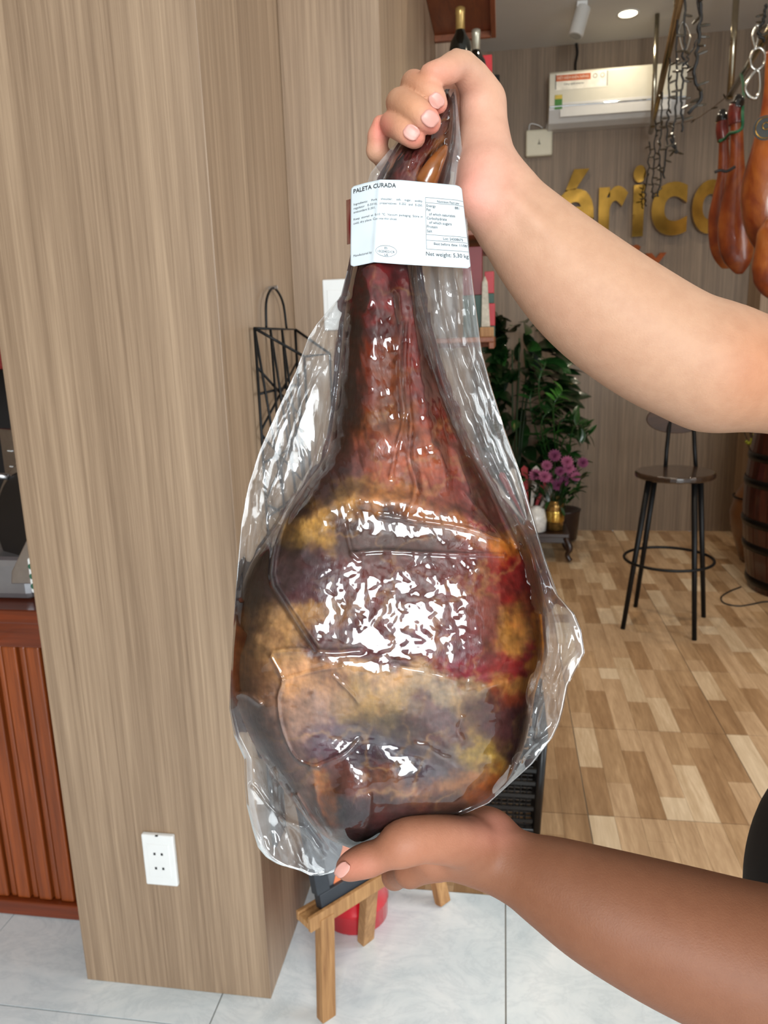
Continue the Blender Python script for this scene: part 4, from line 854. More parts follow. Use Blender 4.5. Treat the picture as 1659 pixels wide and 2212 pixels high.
def ham_col(x, y):
    wx = x+90*fbm(x, y, 70, 5, 20, .6)+26*fbm(x, y, 16, 3, 30); wy = y+100*fbm(x, y, 70, 5, 25, .6)+22*fbm(x, y, 16, 3, 34)
    num = np.zeros(x.shape+(3,)); den = np.full(x.shape, 1e-6)
    for cx, cy, sx, sy, rt, c, w in PATCH:
        g = (w*gau(wx, wy, cx, cy, sx*1.05, sy*1.05, rt))**1.9; num += g[..., None]*lin3(c); den += g
    c = (num+1e-6*lin3((120, 60, 50)))/den[..., None]
    fib = 1+.7*fbm(x*.6+.5*y, y*.8-.5*x, 8, 3, 40)+.6*fbm(x, y, 30, 4, 44, .6)
    vein = np.clip(1-np.abs(fbm(x+.3*y, y, 60, 4, 47, .55))*16, 0, 1)*.35*np.clip(fbm(x, y, 150, 2, 49)*4+.5, 0, 1)
    c = c*(1-vein[..., None])+lin3((196, 150, 96))*vein[..., None]; dk = np.clip(fbm(x, y, 46, 4, 15, .6)*2.4, 0, .75)
    c = c*(1-dk[..., None])+lin3((84, 40, 40))*dk[..., None]; c = c*fib[..., None]*.80; g_ = c.mean(-1, keepdims=True); return np.clip(g_+(c-g_)*1.06, 0.004, 1)
rows = 620; mf, mbk = 300, 60
yy = np.concatenate([np.linspace(198.5, 230, 24)[:-1], np.linspace(230, 1790, rows-60), np.linspace(1790, 1835.5, 38)[1:]]); rows = len(yy)
Lr, Rr = smooth_interp(yy, HAM_L), smooth_interp(yy, HAM_R); Tr = np.interp(yy, HAM_T[:, 0], HAM_T[:, 1])
uf = -np.cos(np.linspace(0, math.pi, mf)); ub = np.cos(np.linspace(0, math.pi, mbk))[1:-1]
Xf = ((Lr+Rr)/2)[:, None]+((Rr-Lr)/2)[:, None]*uf*.9995; Yf = np.repeat(yy[:, None], mf, 1); Wf, _ = ham_front(Xf, Yf)
Xb = ((Lr+Rr)/2)[:, None]+((Rr-Lr)/2)[:, None]*ub; Yb_ = np.repeat(yy[:, None], len(ub), 1)
Wb = -.75*Tr[:, None]*np.sqrt(1-np.abs(ub)**2.2)*np.ones_like(Xb)
Xa, Ya, Wa = np.hstack([Xf, Xb]), np.hstack([Yf, Yb_]), np.hstack([Wf, Wb]); nc = Xa.shape[1]
Vh = HPv(Xa, Ya, Wa).reshape(-1, 3)
I, J = np.meshgrid(np.arange(rows-1), np.arange(nc), indexing='ij'); J2 = (J+1) % nc
Fh = np.stack([I*nc+J, (I+1)*nc+J, (I+1)*nc+J2, I*nc+J2], -1).reshape(-1, 4).tolist()
Fh += [tuple(range(nc)), tuple((rows-1)*nc+k for k in range(nc-1, -1, -1))]
def meat():
    m, nt, b = new_mat('cured_meat'); a = N(nt, 'ShaderNodeAttribute', attribute_name='tint')
    n = noise_of(nt, (260, 260, 90), 4, .6); n2 = noise_of(nt, (900, 900, 400), 2)
    mx = N(nt, 'ShaderNodeMix', data_type='RGBA', blend_type='MULTIPLY'); mx.inputs[0].default_value = .55
    nt.links.new(a.outputs['Color'], mx.inputs[6]); nt.links.new(ramp(nt, n, [(.3, (.55, .5, .5, 1)), (.6, (1, 1, 1, 1)), (.75, (1.25, 1.2, 1.1, 1))]), mx.inputs[7])
    nt.links.new(mx.outputs[2], b.inputs['Base Color']); b.inputs['Roughness'].default_value = .32; b.inputs['Coat Weight'].default_value = .0; b.inputs['Specular IOR Level'].default_value = .25
    b.inputs['Subsurface Weight'].default_value = .08; b.inputs['Subsurface Radius'].default_value = (.01, .004, .002); b.inputs['Subsurface Scale'].default_value = .3
    bump(nt, b, n, .35, .0012); return m
th = thing('cured_ham', HP(790, 1836, 0), 'dark red cured pork shoulder held upright inside a clear vacuum bag', 'ham')
oh = put('meat', Vh, Fh, meat(), th, smooth=True); vcol(oh, ham_col(Xa, Ya).reshape(-1, 3))
# dew claw on the trotter
CLAW = plain('dew_claw_horn', (128, 74, 34), .25, coat=.5, var=.4, scale=60)
S = spline([HP(918, 398, .016), HP(936, 362, .021), HP(952, 335, .019), HP(962, 318, .014)], 14)
MB().tube(S, np.linspace(.0085, .0022, 14), 14).put('dew_claw', CLAW, th, smooth=True)

# ------------------------------------------------------------------ the vacuum bag
BAG_L = np.array([(192, 961), (230, 926), (280, 880), (330, 836), (372, 801), (400, 792), (480, 770), (575, 752), (640, 736), (672, 708), (700, 684), (730, 665), (800, 640), (880, 602), (970, 562), (1050, 536), (1130, 521), (1230, 512), (1350, 504), (1480, 497), (1530, 495), (1590, 506), (1640, 528), (1690, 529), (1740, 533), (1790, 545), (1830, 557), (1852, 575), (1868, 602), (1878, 642), (1892, 672)], float)
BAG_R = np.array([(192, 984), (260, 992), (330, 999), (400, 1003), (480, 1010), (575, 1017), (640, 1025), (700, 1033), (760, 1041), (830, 1060), (930, 1091), (1010, 1120), (1110, 1150), (1200, 1176), (1285, 1205), (1325, 1240), (1360, 1255), (1410, 1263), (1450, 1242), (1480, 1227), (1530, 1217), (1560, 1209), (1590, 1195), (1650, 1150), (1690, 1105), (1735, 1056), (1756, 1008), (1785, 905), (1815, 845), (1835, 802), (1860, 762), (1885, 718), (1892, 690)], float)
nr, ncg = 620, 300
gy = np.linspace(192.2, 1891.8, nr); gl, gr = np.interp(gy, BAG_L[:, 0], BAG_L[:, 1]), np.interp(gy, BAG_R[:, 0], BAG_R[:, 1])
gt = np.linspace(0, 1, ncg); GX = gl[:, None]+(gr-gl)[:, None]*gt; GY = np.repeat(gy[:, None], ncg, 1)
Hf, ins = ham_front(GX, GY); obs = np.where(ins, Hf+.0012, .0012)
def relax(o, it):
    w = o.copy()
    for _ in range(it):
        a = w.copy(); a[1:-1, 1:-1] = .25*(w[:-2, 1:-1]+w[2:, 1:-1])+.25*(w[1:-1, :-2]+w[1:-1, 2:]); w = np.maximum(a, o)
    return w
Wf_ = relax(obs, 160)
edge = np.minimum(np.clip((GX-gl[:, None])/14, 0, 1), np.clip((gr[:, None]-GX)/14, 0, 1)); edge *= np.clip((gy-192)/10, 0, 1)[:, None]*np.clip((1892-gy)/10, 0, 1)[:, None]
free = np.clip((Wf_-np.where(ins, Hf, 0)-.0013)/.004, 0, 1); flange = np.where(ins, 0, 1.)
RIDGES = [  # long folds of the film: points, height (m), width (px)
 ([(742, 600), (700, 740), (640, 900), (590, 1060), (560, 1170)], .004, 9), ([(735, 700), (712, 860), (680, 1000), (610, 1130), (585, 1240), (612, 1300), (680, 1405)], .0045, 6), ([(726, 640), (672, 760), (610, 900), (560, 1020), (540, 1150), (520, 1290)], .0035, 7),
 ([(690, 690), (720, 700), (735, 730)], .003, 7), ([(640, 905), (660, 850), (715, 760)], .002, 6), ([(545, 1040), (580, 1075), (600, 1130)], .003, 6), ([(540, 1060), (560, 1120), (590, 1180)], .003, 5),
 ([(915, 580), (930, 690), (962, 820), (1010, 950), (1070, 1070), (1120, 1180)], .0035, 7), ([(945, 580), (965, 700), (1000, 830), (1060, 980), (1130, 1130), (1165, 1230)], .0040, 7), ([(980, 580), (1000, 700), (1040, 840), (1090, 990), (1140, 1120)], .004, 8), ([(1005, 590), (1020, 720), (1060, 860)], .003, 6), ([(1085, 940), (1120, 1050), (1150, 1150)], .003, 9), ([(1030, 900), (1080, 990), (1100, 1060)], .003, 10),
 ([(1190, 1290), (1215, 1360), (1210, 1450), (1195, 1540)], .004, 8), ([(1240, 1400), (1200, 1470), (1165, 1530), (1150, 1600)], .004, 7), ([(1180, 1460), (1205, 1560), (1140, 1620), (1100, 1690)], .0035, 6), ([(1175, 1330), (1180, 1420), (1165, 1500)], .003, 6),
 ([(600, 1700), (610, 1760), (640, 1830), (650, 1880)], .005, 7), ([(545, 1700), (600, 1760), (660, 1800), (700, 1850)], .004, 6), ([(690, 1830), (660, 1790), (610, 1770)], .004, 6), ([(640, 1720), (690, 1800), (735, 1850)], .003, 6), ([(560, 1640), (580, 1700), (600, 1740)], .003, 8),
 ([(870, 700), (864, 800), (872, 900), (858, 960), (845, 1030)], .0016, 5), ([(885, 700), (882, 830), (888, 920), (885, 990), (905, 1060)], .0016, 5), ([(940, 700), (962, 830), (990, 930)], .0012, 5),
 ([(760, 1195), (830, 1190), (950, 1196), (1090, 1200)], .0016, 4), ([(745, 1130), (760, 1190), (775, 1205)], .0014, 5), ([(820, 1115), (900, 1125), (1000, 1140), (1080, 1165)], .0018, 5), ([(1000, 1060), (1060, 1130), (1090, 1170)], .001, 4),
 ([(590, 1410), (640, 1405), (720, 1410), (780, 1405)], .0016, 7), ([(585, 1420), (610, 1470), (600, 1510), (610, 1580), (640, 1640), (690, 1660)], .0022, 4), ([(610, 1470), (680, 1450), (740, 1440)], .0014, 4), ([(720, 1460), (760, 1500), (775, 1520)], .0014, 4),
 ([(850, 1440), (930, 1455), (985, 1470)], .0014, 7), ([(1000, 1550), (990, 1580), (1000, 1600)], .0012, 5), ([(900, 1610), (960, 1640), (990, 1660)], .0022, 12), ([(670, 1660), (700, 1650), (745, 1630), (775, 1600)], .0022, 5), ([(680, 1700), (690, 1750), (720, 1800)], .0018, 6), ([(800, 1720), (795, 1770), (780, 1810)], .0016, 5),
 ([(500, 1500), (530, 1500), (560, 1520)], .003, 6),
 ([(850, 640), (858, 720), (866, 800), (872, 890)], .0028, 11), ([(892, 660), (905, 760), (915, 860), (930, 960)], .0030, 12), ([(960, 860), (985, 930), (1020, 990)], .0026, 10), ([(790, 600), (800, 640), (795, 660)], .002, 9),
 ([(940, 960), (960, 1010), (955, 1060)], .0026, 12), ([(985, 970), (1010, 1040), (1020, 1090)], .0024, 10), ([(900, 1020), (895, 1080), (880, 1110)], .002, 8)]
wr = np.zeros_like(GX)
for pts, a, sg in RIDGES:
    p = spline(np.array(pts, float), 16); xs0, xs1 = p[:, 0].min()-30, p[:, 0].max()+30; ys0, ys1 = p[:, 1].min()-30, p[:, 1].max()+30
    ii = np.where((gy > ys0) & (gy < ys1))[0]
    if len(ii) == 0: continue
    sl = slice(ii[0], ii[-1]+1); d = dist_poly(GX[sl], GY[sl], p); wr[sl] += (1.25 if a > .0025 and sg < 10 else .8)*a*np.exp(-(d/sg)**2)
mid = np.clip(1.25*gau(GX, GY, 910, 1290, 250, 150)**.5-.15, 0, 1)
wob = fbm(GX*.6+.35*GY, GY, 30, 2, 50)
wr += mid*(.0017*fbm(GX*1.25+50*wob, GY*.75+20*wob, 30, 2, 52)+.0003*fbm(GX, GY, 10, 2, 57))
low = np.clip(1.2*gau(GX, GY, 850, 1580, 330, 190)-.1, 0, 1); wr += low*(.0013*fbm(GX*.55+GY*.5, GY-.4*GX, 20, 3, 55))
up = np.clip((GY-560)/60, 0, 1)*np.clip((1180-GY)/60, 0, 1); wr += up*(.0020*fbm(GX*1.3-.35*(GY-800), GY*.33, 24, 3, 60)+.0030*fbm(GX*1.1, GY, 38, 2, 62))
tpz = np.clip((400-GY)/40, 0, 1); wr += tpz*.0026*fbm(GX+.8*GY, GY*.35-.3*GX, 14, 3, 70)
wr += flange*(.009*fbm(GX*1.3-.3*GY, GY*.45, 42, 3, 65)); 
LABW = lambda x: .0365-.018*np.clip((x-850)/165, 0, 1)**1.6-.016*np.clip((835-x)/80, 0, 1)**1.4
Wfr = Wf_+wr*edge
lab = (GY > 386) & (GY < 584) & (GX > 752); Wfr = np.where(lab, np.minimum(Wfr, LABW(GX)-.0012), Wfr)
Wfr = np.where(ins, np.maximum(Wfr, Hf+.0004), np.maximum(Wfr, .0004))
Wbk = relax(np.where(ins, .75*np.interp(GY, HAM_T[:, 0], HAM_T[:, 1])*np.sqrt(np.clip(1-np.abs((GX-(smooth_interp(GY, HAM_L)+smooth_interp(GY, HAM_R))/2)/np.maximum((smooth_interp(GY, HAM_R)-smooth_interp(GY, HAM_L))/2, 1))**2.2, 0, 1))+.0015, .0006)[::3, ::3], 40)
Wbk = -(Wbk+edge[::3, ::3]*.004*np.abs(fbm(GX[::3, ::3]*1.2, GY[::3, ::3]*.5, 40, 3, 80)))
def grid_faces(a, b, flip=False):
    I, J = np.meshgrid(np.arange(a-1), np.arange(b-1), indexing='ij'); q = np.stack([I*b+J, (I+1)*b+J, (I+1)*b+J+1, I*b+J+1], -1).reshape(-1, 4)
    return q[:, ::-1] if flip else q
def film(name, haze, ior, rough, free=0.0):
    m, nt, b = new_mat(name); nt.nodes.remove(b); out = nt.nodes['Material Output']
    tr = N(nt, 'ShaderNodeBsdfTransparent'); tr.inputs[0].default_value = (.985, .99, .99, 1)
    gl_ = N(nt, 'ShaderNodeBsdfGlossy'); gl_.inputs['Roughness'].default_value = rough; gl_.inputs['Color'].default_value = (1, 1, 1, 1)
    df = N(nt, 'ShaderNodeBsdfDiffuse'); df.inputs[0].default_value = (.92, .94, .97, 1); tl = N(nt, 'ShaderNodeBsdfTranslucent'); tl.inputs[0].default_value = (.92, .94, .97, 1)
    n = noise_of(nt, (40, 40, 40), 4); hz = N_map(nt, n, .25, .8)
    mh = N(nt, 'ShaderNodeMath', operation='MULTIPLY'); nt.links.new(hz, mh.inputs[0]); mh.inputs[1].default_value = haze*2
    if free:                                          # film that does not cling to the meat is hazier
        at_ = N(nt, 'ShaderNodeAttribute', attribute_name='tint'); m3 = N(nt, 'ShaderNodeMath', operation='MULTIPLY_ADD'); nt.links.new(at_.outputs['Fac'], m3.inputs[0]); m3.inputs[1].default_value = free; nt.links.new(mh.outputs[0], m3.inputs[2]); mh = m3
    m0 = N(nt, 'ShaderNodeMixShader'); m0.inputs[0].default_value = .5; nt.links.new(df.outputs[0], m0.inputs[1]); nt.links.new(tl.outputs[0], m0.inputs[2])
    m1 = N(nt, 'ShaderNodeMixShader'); nt.links.new(mh.outputs[0], m1.inputs[0]); nt.links.new(tr.outputs[0], m1.inputs[1]); nt.links.new(m0.outputs[0], m1.inputs[2])
    fr = N(nt, 'ShaderNodeFresnel'); fr.inputs[0].default_value = ior
    m2 = N(nt, 'ShaderNodeMixShader'); nt.links.new(fr.outputs[0], m2.inputs[0]); nt.links.new(m1.outputs[0], m2.inputs[1]); nt.links.new(gl_.outputs[0], m2.inputs[2])
    nt.links.new(m2.outputs[0], out.inputs['Surface']); return m
FILM = film('bag_film', .007, 1.6, .05, free=.09); FILMB = film('bag_film_back', .15, 1.5, .1); SEAL = film('bag_seal', .22, 1.6, .15)
tb = thing('vacuum_bag', HP(700, 1892, 0), 'clear shiny vacuum bag wrapped around the cured pork shoulder', 'bag')
of = put('front_film', HPv(GX, GY, Wfr).reshape(-1, 3), grid_faces(nr, ncg), FILM, tb, smooth=True); vcol(of, np.repeat(np.where(ins, np.clip((Wfr-Hf-.002)/.01, 0, .6), 1.0).reshape(-1, 1), 3, 1))
put('back_film', HPv(GX[::3, ::3], GY[::3, ::3], Wbk).reshape(-1, 3), grid_faces(*Wbk.shape, True), FILMB, tb, smooth=True)
# sealed edge: thin strip along both sides, wider at the bottom corner
def seal(side_, wid, y0, y1, nm):
    ys_ = np.linspace(y0, y1, 260); e = np.interp(ys_, *(BAG_L if side_ < 0 else BAG_R).T); wv = np.interp(ys_, [a for a, _ in wid], [b for _, b in wid])
    A = HPv(e, ys_, np.full(260, .0006)); B = HPv(e-side_*wv, ys_, np.full(260, .0022)); M_ = HPv(e-side_*wv*.3, ys_, np.full(260, .0026))
    V = np.stack([A, M_, B], 1).reshape(-1, 3); put(nm, V, grid_faces(260, 3, side_ < 0), SEAL, tb, smooth=True)
seal(-1, [(575, 2), (900, 3), (1480, 3), (1500, 7), (1640, 16), (1800, 18), (1870, 14), (1891, 10)], 585, 1890, 'seal_edge')
seal(1, [(575, 3), (900, 4), (1300, 6), (1560, 5), (1750, 3), (1800, 2), (1890, 12)], 585, 1890, 'seal_edge')

# ------------------------------------------------------------------ label and red band
TOPC = np.array([(0, 758, 404), (.12, 788, 395.5), (.25, 821, 388), (.42, 866, 389), (.65, 921, 394), (.93, 984, 400), (1, 997, 404)]); BOTC = np.array([(0, 757, 577), (.1, 782, 572), (.2, 808, 566.5), (.43, 867, 571), (1, 1017, 580)])
LW, LH = 255., 178.
def lab_pt(X, Y, lift=0.0):
    s_ = np.asarray(X, float)/LW; v = np.asarray(Y, float)/LH
    tx, ty = np.interp(s_, TOPC[:, 0], TOPC[:, 1]), np.interp(s_, TOPC[:, 0], TOPC[:, 2]); bx, by = np.interp(s_, BOTC[:, 0], BOTC[:, 1]), np.interp(s_, BOTC[:, 0], BOTC[:, 2])
    x = tx*(1-v)+bx*v; y = ty*(1-v)+by*v
    w = LABW(x)+.0012*np.exp(-((s_-(.25-.05*v))/.02)**2)+.0012*np.sin(7*s_+3*v)*.4-.0014*gau(np.asarray(X, float), np.asarray(Y, float), 22, 130, 26, 22)
    return HPv(x, y, w+lift)
PAPER = plain('label_paper', (206, 216, 222), .45, var=.015, coat=.1)
t = thing('product_label', HP(880, 580, .03), 'white printed paper label stuck across the neck of the bag', 'label')
nu, nv = 90, 50; xs_, ys_ = np.meshgrid(np.linspace(0, LW, nu), np.linspace(0, LH, nv))
rc = 7.0                                             # rounded corners
for j in (range(nv)):
    yv = ys_[j, 0]; dd = min(yv, LH-yv)
    ins_ = rc-math.sqrt(max(0, rc*rc-(rc-dd)**2)) if dd < rc else 0
    xs_[j] = ins_+(LW-2*ins_)*np.linspace(0, 1, nu)
put('paper', lab_pt(xs_, ys_).reshape(-1, 3), grid_faces(nv, nu), PAPER, t, smooth=True, solid=.0003)
PR = MB()
def ltext(txt, size, X, Y, maxw=None, bold=0.0, wrap_justify=None):
    def one(s_, x): 
        v, f = text_mesh(s_, size, offset=bold, res=2)
        return v, f, (v[:, 0].max() if len(v) else 0)
    if wrap_justify:
        ws = txt.split(' '); ms = [one(w_, 0) for w_ in ws]; tot = sum(m_[2] for m_ in ms); gap = (wrap_justify-tot)/max(1, len(ws)-1); x = X
        for v, f, w_ in ms:
            PR.add(lab_pt(x+v[:, 0], Y-v[:, 1], .0005), f); x += w_+gap
        return
    v, f, w_ = one(txt, X)
    k = min(1, maxw/w_) if maxw else 1
    q = X+v[:, 0]*k
    if (q > LW-1).any():
        keep = [a for a in f if max(q[list(a)]) < LW-.5]; PR.add(lab_pt(np.minimum(q, LW-.5), Y-v[:, 1], .0005), keep); return
    PR.add(lab_pt(q, Y-v[:, 1], .0005), f)
def lline(x0, y0, x1, y1, w=.55):
    n_ = 24; X = np.linspace(x0, x1, n_); Y = np.linspace(y0, y1, n_); dx, dy = (0, w/2) if abs(x1-x0) > abs(y1-y0) else (w/2, 0)
    PR.add(np.vstack([lab_pt(X-dx, Y-dy, .0005), lab_pt(X+dx, Y+dy, .0005)]), [(i, i+1, n_+i+1, n_+i) for i in range(n_-1)])
ltext('PALETA CURADA', 13.2, 5, 16, 92, .22)
ltext('Ingredients: Pork shoulder, salt, sugar, acidity', 6.6, 6, 43, wrap_justify=150)
ltext('regulator E-331iii, preservatives E-252 and E-250,', 6.6, 6, 52, wrap_justify=150)
ltext('antioxidant E-301.', 6.6, 6, 60.5)
ltext('Keep stored at 0-10 ºC. Vacuum packaging. Store in', 6.6, 6, 76, wrap_justify=150)
ltext('cold, dry place. Cut into thin slices.', 6.6, 6, 85)
ltext('Manufactured by', 7, 6, 157, 40)
n_ = 48
for i in range(n_):
    a, b = 2*math.pi*i/n_, 2*math.pi*(i+1)/n_; q = [(77+22.6*math.cos(a), 152+12*math.sin(a)), (77+22.6*math.cos(b), 152+12*math.sin(b)), (77+22*math.cos(b), 152+11.4*math.sin(b)), (77+22*math.cos(a), 152+11.4*math.sin(a))]
    PR.add(lab_pt(np.array([p[0] for p in q]), np.array([p[1] for p in q]), .0005), [(0, 1, 2, 3)])
ltext('ES', 7, 73, 148); ltext('10.23452/CR', 7, 58, 155.5, 38); ltext('UE', 7, 73, 162.5)
for y in (32, 43, 111, 123, 142): lline(163, y, LW-1, y)
lline(163, 32, 163, 142)
ltext('Nutrition Fact per', 7.2, 190, 41, 60)
ltext('Energy', 8, 164.5, 52); ltext('881', 8, 231, 52, 13)
for s_, x, y in (('Fat', 164.5, 60.5), ('of which saturates', 170, 69.5), ('Carbohydrate', 164.5, 78.5), ('of which sugars', 170, 87.5), ('Protein', 164.5, 96.5), ('Salt', 164.5, 106)): ltext(s_, 8.2, x, y)
ltext('Lot: 24308675', 7.6, 200, 120, 46); ltext('Best before date: 11/08/2', 7.6, 179, 132)
ltext('Net weight: 5,30 kg', 12.2, 161, 156, 92)
PR.put('print', plain('print_ink', (34, 36, 40), .6, var=.02), t)
t = thing('red_band', HP(756, 520, .0), 'dark red glossy band edge behind the white label', 'band')
bx_ = [(765, .017), (757, .015), (750, .007), (749, -.003), (758, -.022), (800, -.030), (860, -.032)]
S = spline(np.array([(x, w, 0) for x, w in bx_], float), 26); yt, yb2 = 432, 528
V = np.vstack([HPv(S[:, 0], np.full(26, yt)-(S[:, 0]-750)*.25, S[:, 1]), HPv(S[:, 0]+2, np.full(26, yb2)-(S[:, 0]-750)*.25, S[:, 1])])
put('wrap', V, [(i, i+1, 27+i, 26+i) for i in range(25)], plain('band_red', (122, 16, 34), .25, coat=.3, var=.1), t, smooth=True, solid=.0006)
# ------------------------------------------------------------------ the person: two arms reaching in from the right, dark clothes
def J(*q):                                           # (x, y, depth offset in metres towards the viewer, radius in photo pixels) -> points, radii
    P = np.array([HP(a[0], a[1], a[2]) for a in q]); r = np.array([a[3]*(D0-a[2])/FPX for a in q]); return P, r
VOX = .0017
lo = np.array([HP(760, 60, .10), HP(760, 60, -.15), HP(1720, 1000, .10), HP(1720, 1000, -.15)]); lo, hi = lo.min(0)-.01, lo.max(0)+.01
A = SDF(lo, hi, VOX)
def limb(S_, q, n=26, k=.012):
    """tapering limb along a smooth curve, segment by segment"""
    Q = spline(np.array(q, float), n); P, r = J(*[tuple(a) for a in Q]); mg = .02
    sl, G = S_.sub((P-r[:, None]).min(0)-mg, (P+r[:, None]).max(0)+mg); org = np.array([s.start for s in sl]); T_ = np.full(G.shape[:3], .03, np.float32)
    for i in range(n-1):
        a, b = np.minimum(P[i], P[i+1])-max(r[i], r[i+1])-mg, np.maximum(P[i], P[i+1])+max(r[i], r[i+1])+mg
        s2, G2 = S_.sub(a, b); s3 = tuple(slice(max(s2[d].start-org[d], 0), s2[d].stop-org[d]) for d in range(3)); G2 = G[s3]
        T_[s3] = np.minimum(T_[s3], S_.cone(G2, P[i], P[i+1], r[i], r[i+1]))
    S_.d[sl] = S_.smin(S_.d[sl], T_, k)
# forearm and upper arm (right arm, inner side to the viewer)
limb(A, [(1062, 408, -.012, 76), (1115, 474, -.014, 90), (1180, 548, -.015, 108), (1262, 628, -.016, 125), (1350, 696, -.016, 133), (1450, 757, -.016, 135), (1545, 795, -.016, 134)], 64, k=.015)
limb(A, [(1540, 795, -.016, 130), (1640, 810, -.012, 124), (1800, 812, -.01, 135)], 12, k=.010)
# wrist and hand block
A.chain(*J((1048, 330, -.012, 50), (1062, 405, -.013, 74)), k=.014)
A.chain(*J((1052, 372, .002, 44), (1030, 425, .004, 36)), k=.012)                       # heel of the hand
A.chain(*J((1036, 430, .000, 40), (1085, 470, -.004, 60)), k=.012)
A.chain(*J((1044, 235, -.012, 42), (1046, 300, -.010, 47), (1046, 360, -.006, 47)), k=.012)   # thumb mound
A.chain(*J((1040, 235, -.035, 42), (1045, 300, -.036, 45), (1055, 370, -.03, 52)), k=.014)    # back of the palm
# fingers (proximal segments pass behind the shank, the rest curls round to the front)
fk = .0007
A.chain(*J((1010, 215, -.040, 32), (945, 175, -.036, 27), (890, 184, -.006, 25)), k=.004, kk=.004)
limb(A, [(892, 180, -.006, 26), (896, 180, .014, 27), (915, 188, .028, 26), (935, 206, .033, 25.5), (946, 224, .030, 21)], 18, fk)
A.chain(*J((1010, 255, -.042, 33), (935, 215, -.040, 28), (862, 224, -.008, 27)), k=.004, kk=.004)
limb(A, [(862, 222, -.006, 29), (868, 222, .016, 30), (895, 236, .034, 29), (918, 253, .038, 28), (929, 265, .034, 24)], 18, fk)
A.chain(*J((1015, 300, -.044, 33), (935, 262, -.042, 27), (852, 270, -.010, 24)), k=.004, kk=.004)
limb(A, [(846, 268, -.006, 26), (850, 268, .010, 27), (872, 280, .026, 27.5), (890, 292, .029, 26), (897, 298, .026, 22)], 18, fk)
A.chain(*J((1020, 345, -.044, 30), (930, 335, -.042, 25), (838, 352, -.026, 23), (814, 326, -.012, 21.5), (817, 294, -.008, 21.5), (823, 269, -.004, 19)), k=fk, kk=.003)
# thumb
A.chain(*J((1046, 270, -.012, 42), (1043, 215, -.008, 38), (1022, 168, .004, 34)), k=.010, kk=.010)
limb(A, [(1034, 190, -.002, 37), (1006, 154, .014, 33), (986, 142, .024, 31), (962, 154, .032, 29), (940, 158, .035, 25), (926, 156, .034, 18)], 20, .003)
A.chain(*J((985, 122, .010, 16), (1000, 132, .008, 22)), k=.008)
# tendon at the inner wrist, crease of the thumb
A.chain(*J((1100, 425, .0150, 9), (1150, 474, .0165, 9), (1205, 532, .017, 7)), k=.010, kk=.006)
A.chain(*J((1006, 232, .036, 5), (1000, 200, .040, 5)), k=.004, cut=True)
Va, Fa = A.mesh()

lo = np.array([HP(690, 1700, .13), HP(690, 1700, -.16), HP(1760, 2330, .13), HP(1760, 2330, -.16)]); lo, hi = lo.min(0)-.01, lo.max(0)+.01
B = SDF(lo, hi, VOX)
# left forearm, outer side to the viewer
limb(B, [(1078, 1856, -.006, 64), (1130, 1880, .000, 76), (1200, 1912, .008, 97), (1290, 1956, .016, 120), (1390, 1998, .022, 138), (1490, 2036, .028, 152), (1600, 2074, .034, 163), (1740, 2112, .040, 172)], 80, k=.015)
# palm turned up under the ham
B.chain(*J((1085, 1856, -.008, 60), (1010, 1832, -.012, 64), (940, 1832, -.010, 56)), k=.014, kk=.012)
B.chain(*J((1060, 1810, -.03, 50), (1045, 1800, -.055, 46), (960, 1825, -.06, 50)), k=.016, kk=.012)
limb(B, [(1010, 1822, .008, 52), (950, 1812, .024, 52), (900, 1812, .034, 50), (868, 1822, .037, 46)], 14, .012)        # thumb mound
# thumb lying forward along the edge of the bag
limb(B, [(875, 1820, .036, 46), (846, 1836, .036, 38), (820, 1848, .034, 35), (796, 1857, .032, 37), (772, 1865, .030, 34), (757, 1872, .028, 30), (750, 1876, .027, 25)], 20, .006)
# fingers reach back under and behind the ham
B.chain(*J((935, 1858, -.010, 46), (886, 1882, -.020, 31), (852, 1894, -.056, 24), (842, 1872, -.084, 21)), k=.005, kk=.006)
B.chain(*J((950, 1838, -.06, 40), (895, 1850, -.088, 29), (868, 1830, -.108, 25), (866, 1795, -.115, 21)), k=.004, kk=.005)
B.chain(*J((985, 1822, -.07, 38), (945, 1826, -.102, 28), (922, 1798, -.118, 24), (922, 1762, -.120, 20)), k=.004, kk=.005)
B.chain(*J((1030, 1808, -.07, 34), (1010, 1812, -.104, 25), (990, 1782, -.115, 21), (990, 1752, -.115, 18)), k=.004, kk=.005)
B.chain(*J((1044, 1782, -.036, 34), (1062, 1790, -.02, 36)), k=.012)
Vb, Fb = B.mesh()

def skin_mat():
    m, nt, b = new_mat('skin'); a = N(nt, 'ShaderNodeAttribute', attribute_name='tint')
    n = noise_of(nt, (90, 90, 90), 4, .6); n2 = noise_of(nt, (700, 700, 700), 3, .6)
    mx = N(nt, 'ShaderNodeMix', data_type='RGBA', blend_type='MULTIPLY'); mx.inputs[0].default_value = .7
    nt.links.new(a.outputs['Color'], mx.inputs[6]); nt.links.new(ramp(nt, n, [(.3, (.90, .86, .84, 1)), (.6, (1, 1, 1, 1)), (.8, (1.05, 1.04, 1.02, 1))]), mx.inputs[7])
    nt.links.new(mx.outputs[2], b.inputs['Base Color']); b.inputs['Roughness'].default_value = .56; b.inputs['Specular IOR Level'].default_value = .35
    b.inputs['Subsurface Weight'].default_value = .12; b.inputs['Subsurface Radius'].default_value = (.012, .005, .003); b.inputs['Subsurface Scale'].default_value = .4
    bump(nt, b, n2, .4, .0006); return m
SKIN = skin_mat()
def px_arr(V):
    v = V-C; z = v@F; return W/2+FPX*(v@R)/z, H/2-FPX*(v@U)/z
